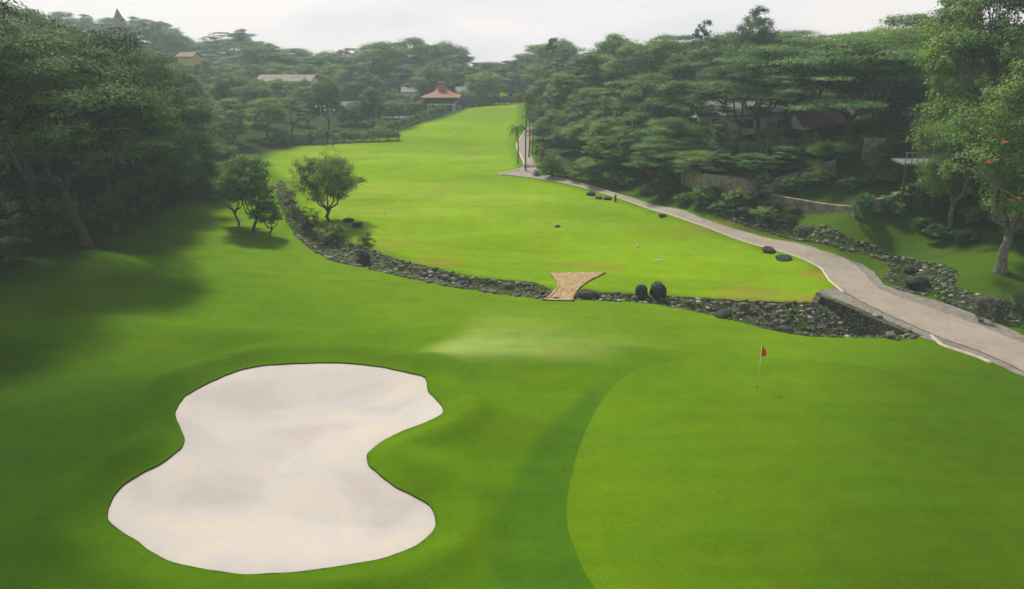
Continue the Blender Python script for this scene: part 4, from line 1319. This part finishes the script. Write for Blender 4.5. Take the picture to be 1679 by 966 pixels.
# ------------------------------------------------------------------ kerb lines and stone edging
def ribbon(name, pix, w, h, mat, lift=.05):
    P = outline(pix, 5, False)
    z = h_base(P[:, 0], P[:, 1]) + lift
    V, F = [], []
    for i in range(len(P)):
        d_ = P[min(i + 1, len(P) - 1)] - P[max(i - 1, 0)]
        d_ = d_ / (np.linalg.norm(d_) + 1e-9)
        n_ = np.array([-d_[1], d_[0]]) * w / 2
        for q, zz in ((P[i] - n_, z[i] - .15), (P[i] - n_, z[i] + h), (P[i] + n_, z[i] + h), (P[i] + n_, z[i] - .15)):
            V.append((q[0], q[1], zz))
        if i:
            k = (i - 1) * 4
            for j in range(3):
                F.append((k + j, k + j + 1, k + j + 5, k + j + 4))
    n = len(V)
    F += [(0, 3, 2, 1), (n - 4, n - 3, n - 2, n - 1)]
    o = obj(name, np_mesh(name, V, F, mat))
    o['kind'] = 'structure'
    return o
ribbon('path_kerb', [(817, 286), (870, 291.5), (925, 300.5), (980, 314.5), (1050, 337.5), (1120, 359.5), (1180, 381.5), (1280, 412.5), (1338, 435.5), (1352, 448.5), (1362, 462.5), (1384, 481)], .14, .04, M['kerb'])
ribbon('path_kerb', [(1527, 551), (1536, 560), (1548, 568), (1575, 577), (1602, 586), (1625, 596)], .16, .04, M['kerb'])
ribbon('path_kerb', [(817, 285), (845, 280), (857, 275), (859, 267), (854, 255), (849, 245), (848, 236), (856, 223), (862, 213)], .28, .05, M['kerb'])

# culvert wall where the path crosses the stream
def wall_obj(name, pts, height_down, thick, mat, label, cat, top_lift=.1, cap=None, step=.8, lean=0):
    """free wall along world points; pts: (x, y, ztop)"""
    P = catmull([p for p in pts], 6, False)
    e = empty(name, tuple(P[0][:2]) + (P[0][2] - height_down,), 0, label=label, cat=cat)
    o0 = np.array(e.location)
    mb = MB()
    for lay, (th_, z0, z1, nm, mt) in enumerate([(thick, -height_down, 0, 'wall', mat)] + ([(thick + .12, .003, .12, 'coping', cap)] if cap else [])):
        mb = MB()
        for i in range(len(P)):
            d_ = (P[min(i + 1, len(P) - 1)] - P[max(i - 1, 0)])[:2]
            d_ = d_ / (np.linalg.norm(d_) + 1e-9)
            n_ = np.array([-d_[1], d_[0]]) * th_ / 2
            for q, zz in ((P[i][:2] - n_, z0), (P[i][:2] - n_, z1), (P[i][:2] + n_, z1), (P[i][:2] + n_, z0)):
                mb.v.append((q[0] - o0[0], q[1] - o0[1], P[i][2] + zz + top_lift - o0[2]))
            if i:
                k = (i - 1) * 4
                mb.f += [(k, k + 1, k + 5, k + 4), (k + 1, k + 2, k + 6, k + 5), (k + 2, k + 3, k + 7, k + 6), (k + 3, k, k + 4, k + 7)]
        n = len(mb.v)
        mb.f += [(0, 3, 2, 1), (n - 4, n - 3, n - 2, n - 1)]
        mb.build(nm, mt, e)
    return e
def gp(px, py, up=0):
    p = ground_pt(px, py)
    return (p[0], p[1], p[2] + up)
wall_obj('culvert_wall', [gp(1342, 483), gp(1380, 497), (gp(1420, 514)), gp(1465, 534), gp(1507, 552)], 2.0, .5, M['moss'], 'mossy dark stone wall carrying the cart path over the stream', 'wall', .03)
wall_obj('culvert_wing_wall', [gp(1344, 482), gp(1340, 490), gp(1334, 497)], 1.2, .35, M['moss'], 'short mossy wing wall at the far bank below the path bend', 'wall', .02)
# retaining walls on the right slope
def rw(pix, up, thick, label, mat=None, down=None):
    pts = []
    for px, py in pix:
        p = ground_pt(px, py)
        pts.append((p[0], p[1], p[2] + up))
    wall_obj('retaining_wall', pts, (down or up) + .4, thick, mat or M['cream'], label, 'wall', 0, M['cream'])
rw([(1118, 301), (1150, 306), (1200, 312), (1240, 318)], 1.25, .35, 'stained pale retaining wall with straight top, furthest left above the slope')
rw([(1246, 316), (1285, 306), (1330, 292), (1368, 280)], .95, .3, 'weathered wall climbing away behind the leftmost retaining wall')
rw([(1263, 334), (1300, 341), (1350, 350), (1402, 356)], .8, .3, 'long low retaining wall across the middle of the right bank')
rw([(1412, 350), (1440, 346), (1468, 340)], 1.0, .3, 'short pale wall behind the round dark bush')
rw([(1412, 262), (1430, 262), (1448, 264)], 2.0, .25, 'upright grey wall panel in the shade below the trees left of the grey roofed house')

# ------------------------------------------------------------------ stone bridge over the stream
def fan_bridge():
    rows = [((905, 448), (990, 448)), ((910, 456), (974, 456)), ((916, 464), (962, 462)), ((917, 471), (951, 470)), ((911, 479), (943, 478)), ((902, 489), (936, 490)), ((893, 493), (938, 494))]
    e = empty('stone_bridge', gp(925, 480), 0, label='ochre cobbled stone ramp flaring out onto the far side of the stream', cat='bridge')
    o0 = np.array(e.location)
    L, Rr_ = [], []
    for l, r_ in rows:
        L.append(gp(*l)); Rr_.append(gp(*r_))
    L = catmull(L, 4, False); Rr_ = catmull(Rr_, 4, False)
    nc = 12
    V, F = [], []
    for i in range(len(L)):
        for j in range(nc + 1):
            t = j / nc
            p = L[i] * (1 - t) + Rr_[i] * t
            z = max(float(h_base(np.array([p[0]]), np.array([p[1]]))[0]), -9) + .07
            V.append((p[0] - o0[0], p[1] - o0[1], z - o0[2]))
    n = len(L)
    for i in range(n - 1):
        for j in range(nc):
            k = i * (nc + 1) + j
            F.append((k, k + nc + 1, k + nc + 2, k + 1))
    obj('deck', np_mesh('deck', V, F, M['cobble'], False), e)
    for nm, ed in (('left', L), ('right', Rr_)):
        mb = MB()
        for i in range(n):
            z = V[i * (nc + 1)][2] if nm == 'left' else V[i * (nc + 1) + nc][2]
            sx = -1 if nm == 'left' else 1
            for dx, dz in ((0, -1.1), (0, .05), (.16 * sx, .05), (.16 * sx, -1.1)):
                mb.v.append((ed[i][0] - o0[0] + dx, ed[i][1] - o0[1], z + dz))
            if i:
                k = (i - 1) * 4
                mb.f += [(k, k + 1, k + 5, k + 4), (k + 1, k + 2, k + 6, k + 5), (k + 2, k + 3, k + 7, k + 6)]
        mb.build('side_wall', M['cobble'], e)
    p = gp(938, 486)
    mb = MB()
    mb.tube([(p[0] - o0[0] - .2, p[1] - o0[1] + .3, -.75), (p[0] - o0[0] + .45, p[1] - o0[1] + .1, -.75)], [.42, .42], 16)
    mb.build('culvert_pipe', M['cup'], e, True)
fan_bridge()

# ------------------------------------------------------------------ buildings
def gable_house(name, x, y, z, w, d, h, rh, rz, wallm, roofm, label, wins=3, eave=.5, cat='house'):
    e = empty(name, (x, y, z), rz, label=label, cat=cat)
    MB().box((0, 0, h / 2 - .5), (w, d, h + 1)).build('wall', wallm, e)
    mb = MB()
    W, D = w / 2 + eave, d / 2 + eave
    t = .16
    for s in (-1, 1):
        mb.v += [(-W, s * D, h - .1), (W, s * D, h - .1), (W, 0, h + rh), (-W, 0, h + rh), (-W, s * D, h - .1 - t), (W, s * D, h - .1 - t), (W, 0, h + rh - t), (-W, 0, h + rh - t)]
        n = len(mb.v) - 8
        mb.f += [(n, n + 1, n + 2, n + 3), (n + 4, n + 7, n + 6, n + 5), (n, n + 4, n + 5, n + 1), (n + 1, n + 5, n + 6, n + 2), (n, n + 3, n + 7, n + 4)]
    mb.build('roof', roofm, e)
    for s in (-1, 1):
        MB().poly([(s * w / 2, -d / 2, h), (s * w / 2, d / 2, h), (s * w / 2, 0, h + rh - .2)]).build('gable', wallm, e)
    for i in range(wins):
        wx = -w / 2 + w * (i + .5) / wins
        f = MB().box((wx, -d / 2 - .03, h * .55), (min(1.3, w / wins * .6), .06, 1.3)).build('window', M['white'], e)
        MB().box((wx, -d / 2 - .065, h * .55), (min(1.1, w / wins * .5), .02, 1.1)).build('pane', M['glass'], f)
    return e
def house_px(name, px, Y, py_eave, wpx, d, rh, rz, wallm, roofm, label, wins=3, h=None):
    x, _, z = col_pt(px, Y)
    k = (Y * CT + (CAMZ - z) * ST) / FPX
    ze = z_at(py_eave, Y)
    return gable_house(name, x, Y, min(z, ze - 2.4), wpx * k, d, max(2.4, ze - z), rh, rz, wallm, roofm, label, wins)
# pavilion with flared pyramid roof
x, Y, z = col_pt(725, 182)
zt, ze = z_at(134, Y), z_at(158, Y)
k = (Y * CT + (CAMZ - z) * ST) / FPX
e = empty('pavilion', (x, Y, z), 0, label='open pavilion with a steep flared terracotta roof at the far left of the fairway', cat='pavilion')
V, F = [], []
prof = []
for i in range(15):
    t = i / 14
    hw = 31 * k * ((1 - t) ** 2.3) + 6.2 * k * t ** .5 if t < 1 else 5.2 * k
    hw = max(5.0 * k, 31 * k * (1 - t) ** 3.3 + 5.6 * k * (1 - (1 - t) ** 3))
    prof.append((hw, ze - z + (zt - ze) * (t ** .95)))
for hw, zz in prof:
    V += [(-hw, -hw, zz), (hw, -hw, zz), (hw, hw, zz), (-hw, hw, zz)]
for i in range(len(prof) - 1):
    for j in range(4):
        F.append((i * 4 + j, i * 4 + (j + 1) % 4, i * 4 + 4 + (j + 1) % 4, i * 4 + 4 + j))
n = (len(prof) - 1) * 4
F.append((n, n + 1, n + 2, n + 3)); 
obj('roof', np_mesh('roof', V, F, M['terracotta']), e)
hw = prof[0][0]
MB().box((0, 0, ze - z - .12), (hw * 1.9, hw * 1.9, .2)).build('eaves_soffit', M['wood'], e)
MB().box((0, 0, ze - z - .85), (hw * 1.35, hw * 1.35, 1.2)).build('frieze', M['wood'], e)
MB().box((0, 0, ze - z - 1.62), (hw * 1.40, hw * 1.40, .3)).build('beam', M['white'], e)
for i in range(4):
    for j in range(4):
        if 0 < i < 3 and 0 < j < 3: continue
        cx, cy = (-1 + i * 2 / 3) * hw * .65, (-1 + j * 2 / 3) * hw * .65
        MB().box((cx, cy, (ze - z - 1.78) / 2 - .3), (.28, .28, ze - z - 1.78 + .6)).build('column', M['white'], e)
MB().box((0, 0, .1), (hw * 1.5, hw * 1.5, .5)).build('floor_slab', M['cream'], e)
MB().box((0, hw * .4, (ze - z) * .35), (hw * .9, .2, (ze - z) * .55)).build('back_wall', M['wood'], e)

house_px('white_house', 676, 200, 149, 26, 6, 1.0, .1, M['white'], M['greyroof'], 'pale building glimpsed behind the trees left of the pavilion', 2)
house_px('white_house', 768, 200, 149, 34, 6, 1.0, 0, M['white'], M['greyroof'], 'white walled building behind the pavilion at its right', 3)
house_px('long_white_building', 476, 188, 131, 84, 8, 1.2, 0, M['white'], M['cream'], 'long low building with a pale roof among the far left trees', 6)
house_px('house', 574, 165, 176, 26, 6, 1.2, .5, M['white'], M['greyroof'], 'house with a grey roof and white gable between the far trees', 2)
house_px('low_white_building', 655, 178, 195, 34, 4, .5, 0, M['white'], M['greyroof'], 'low white roofed shed behind the shrub row', 3)
house_px('low_white_building', 690, 182, 192, 16, 4, .5, 0, M['white'], M['greyroof'], 'small white shed nearest the pavilion behind the shrub row', 1)
house_px('yellow_house', 316, 200, 92, 22, 6, .9, 0, M['yellow'], M['wood'], 'yellow walled house with a dark roof rising from the far left trees', 1)
# far spire
x, Y, z = col_pt(203, 290)
zt, zb = z_at(14, Y), z_at(33, Y)
e = empty('spire_roof_building', (x, Y, z), 0, label='pointed brown spire roof on the hill beyond the left wood', cat='tower')
mb = MB()
mb.tube([(0, 0, zb - z), (0, 0, zb - z + (zt - zb) * .3), (0, 0, zt - z)], [2.4, 1.35, .08], 8)
mb.build('roof', M['wood'], e)
MB().box((0, 0, (zb - z) / 2), (3.4, 3.4, zb - z)).build('wall', M['cream'], e)
# houses on the right slope
house_px('white_house', 1215, 104, 183, 150, 9, 1.6, -.1, M['house'], M['greyroof'], 'white house seen under the arching branches of the umbrella trees', 3)
house_px('pink_roofed_house', 1340, 98, 200, 90, 8, 2.0, .1, M['house'], M['pinkroof'], 'house with a faded pink roof behind the forked umbrella tree', 4)
house_px('grey_roofed_house', 1565, 74, 218, 130, 7, 1.9, -.15, M['cream'], M['greyroof'], 'house with grey roof half hidden behind the yellowish trees at the right', 3)
x, y, z = col_pt(1520, 66)
zd = z_at(266, 66)
e = empty('timber_deck', (x, y, z), -.1, label='raised grey deck with dark underside below the grey roofed house', cat='deck')
MB().box((0, 0, zd - z), (6.0, 3.0, .18)).build('floor', M['metal'], e)
for i in range(4):
    MB().box((-2.7 + i * 1.8, -1.3, (zd - z) / 2 - .3), (.18, .18, zd - z + .4)).build('post', M['wood'], e)
for i in range(13):
    MB().box((-2.9 + i * .483, -1.45, zd - z + .5), (.07, .06, .82)).build('baluster', M['metal'], e)
MB().box((0, -1.45, zd - z + .95), (6.0, .09, .08)).build('handrail', M['metal'], e)

# ------------------------------------------------------------------ air
hz = bpy.data.meshes.new('haze')
zlo, zhi = -12.0, 48.0
x0, x1, y0, y1 = -502, 502, -122, 702
hz.from_pydata([(x0, y0, zlo), (x1, y0, zlo), (x1, y1, zlo), (x0, y1, zlo), (x0, y0, zhi), (x1, y0, zhi), (x1, y1, zhi), (x0, y1, zhi)], [],
               [(0, 3, 2, 1), (4, 5, 6, 7), (0, 1, 5, 4), (1, 2, 6, 5), (2, 3, 7, 6), (3, 0, 4, 7)])
m, t, o = newmat('haze_air')
pv = N(t, 'ShaderNodeVolumePrincipled')
pv.inputs['Color'].default_value = (.74, .95, .97, 1)
pv.inputs['Density'].default_value = .00095
pv.inputs['Anisotropy'].default_value = .25
t.links.new(pv.outputs[0], o.inputs['Volume'])
hz.materials.append(m)
ho = obj('haze', hz)
ho['kind'] = 'stuff'
ho['label'] = 'thin pale haze hanging over the valley'
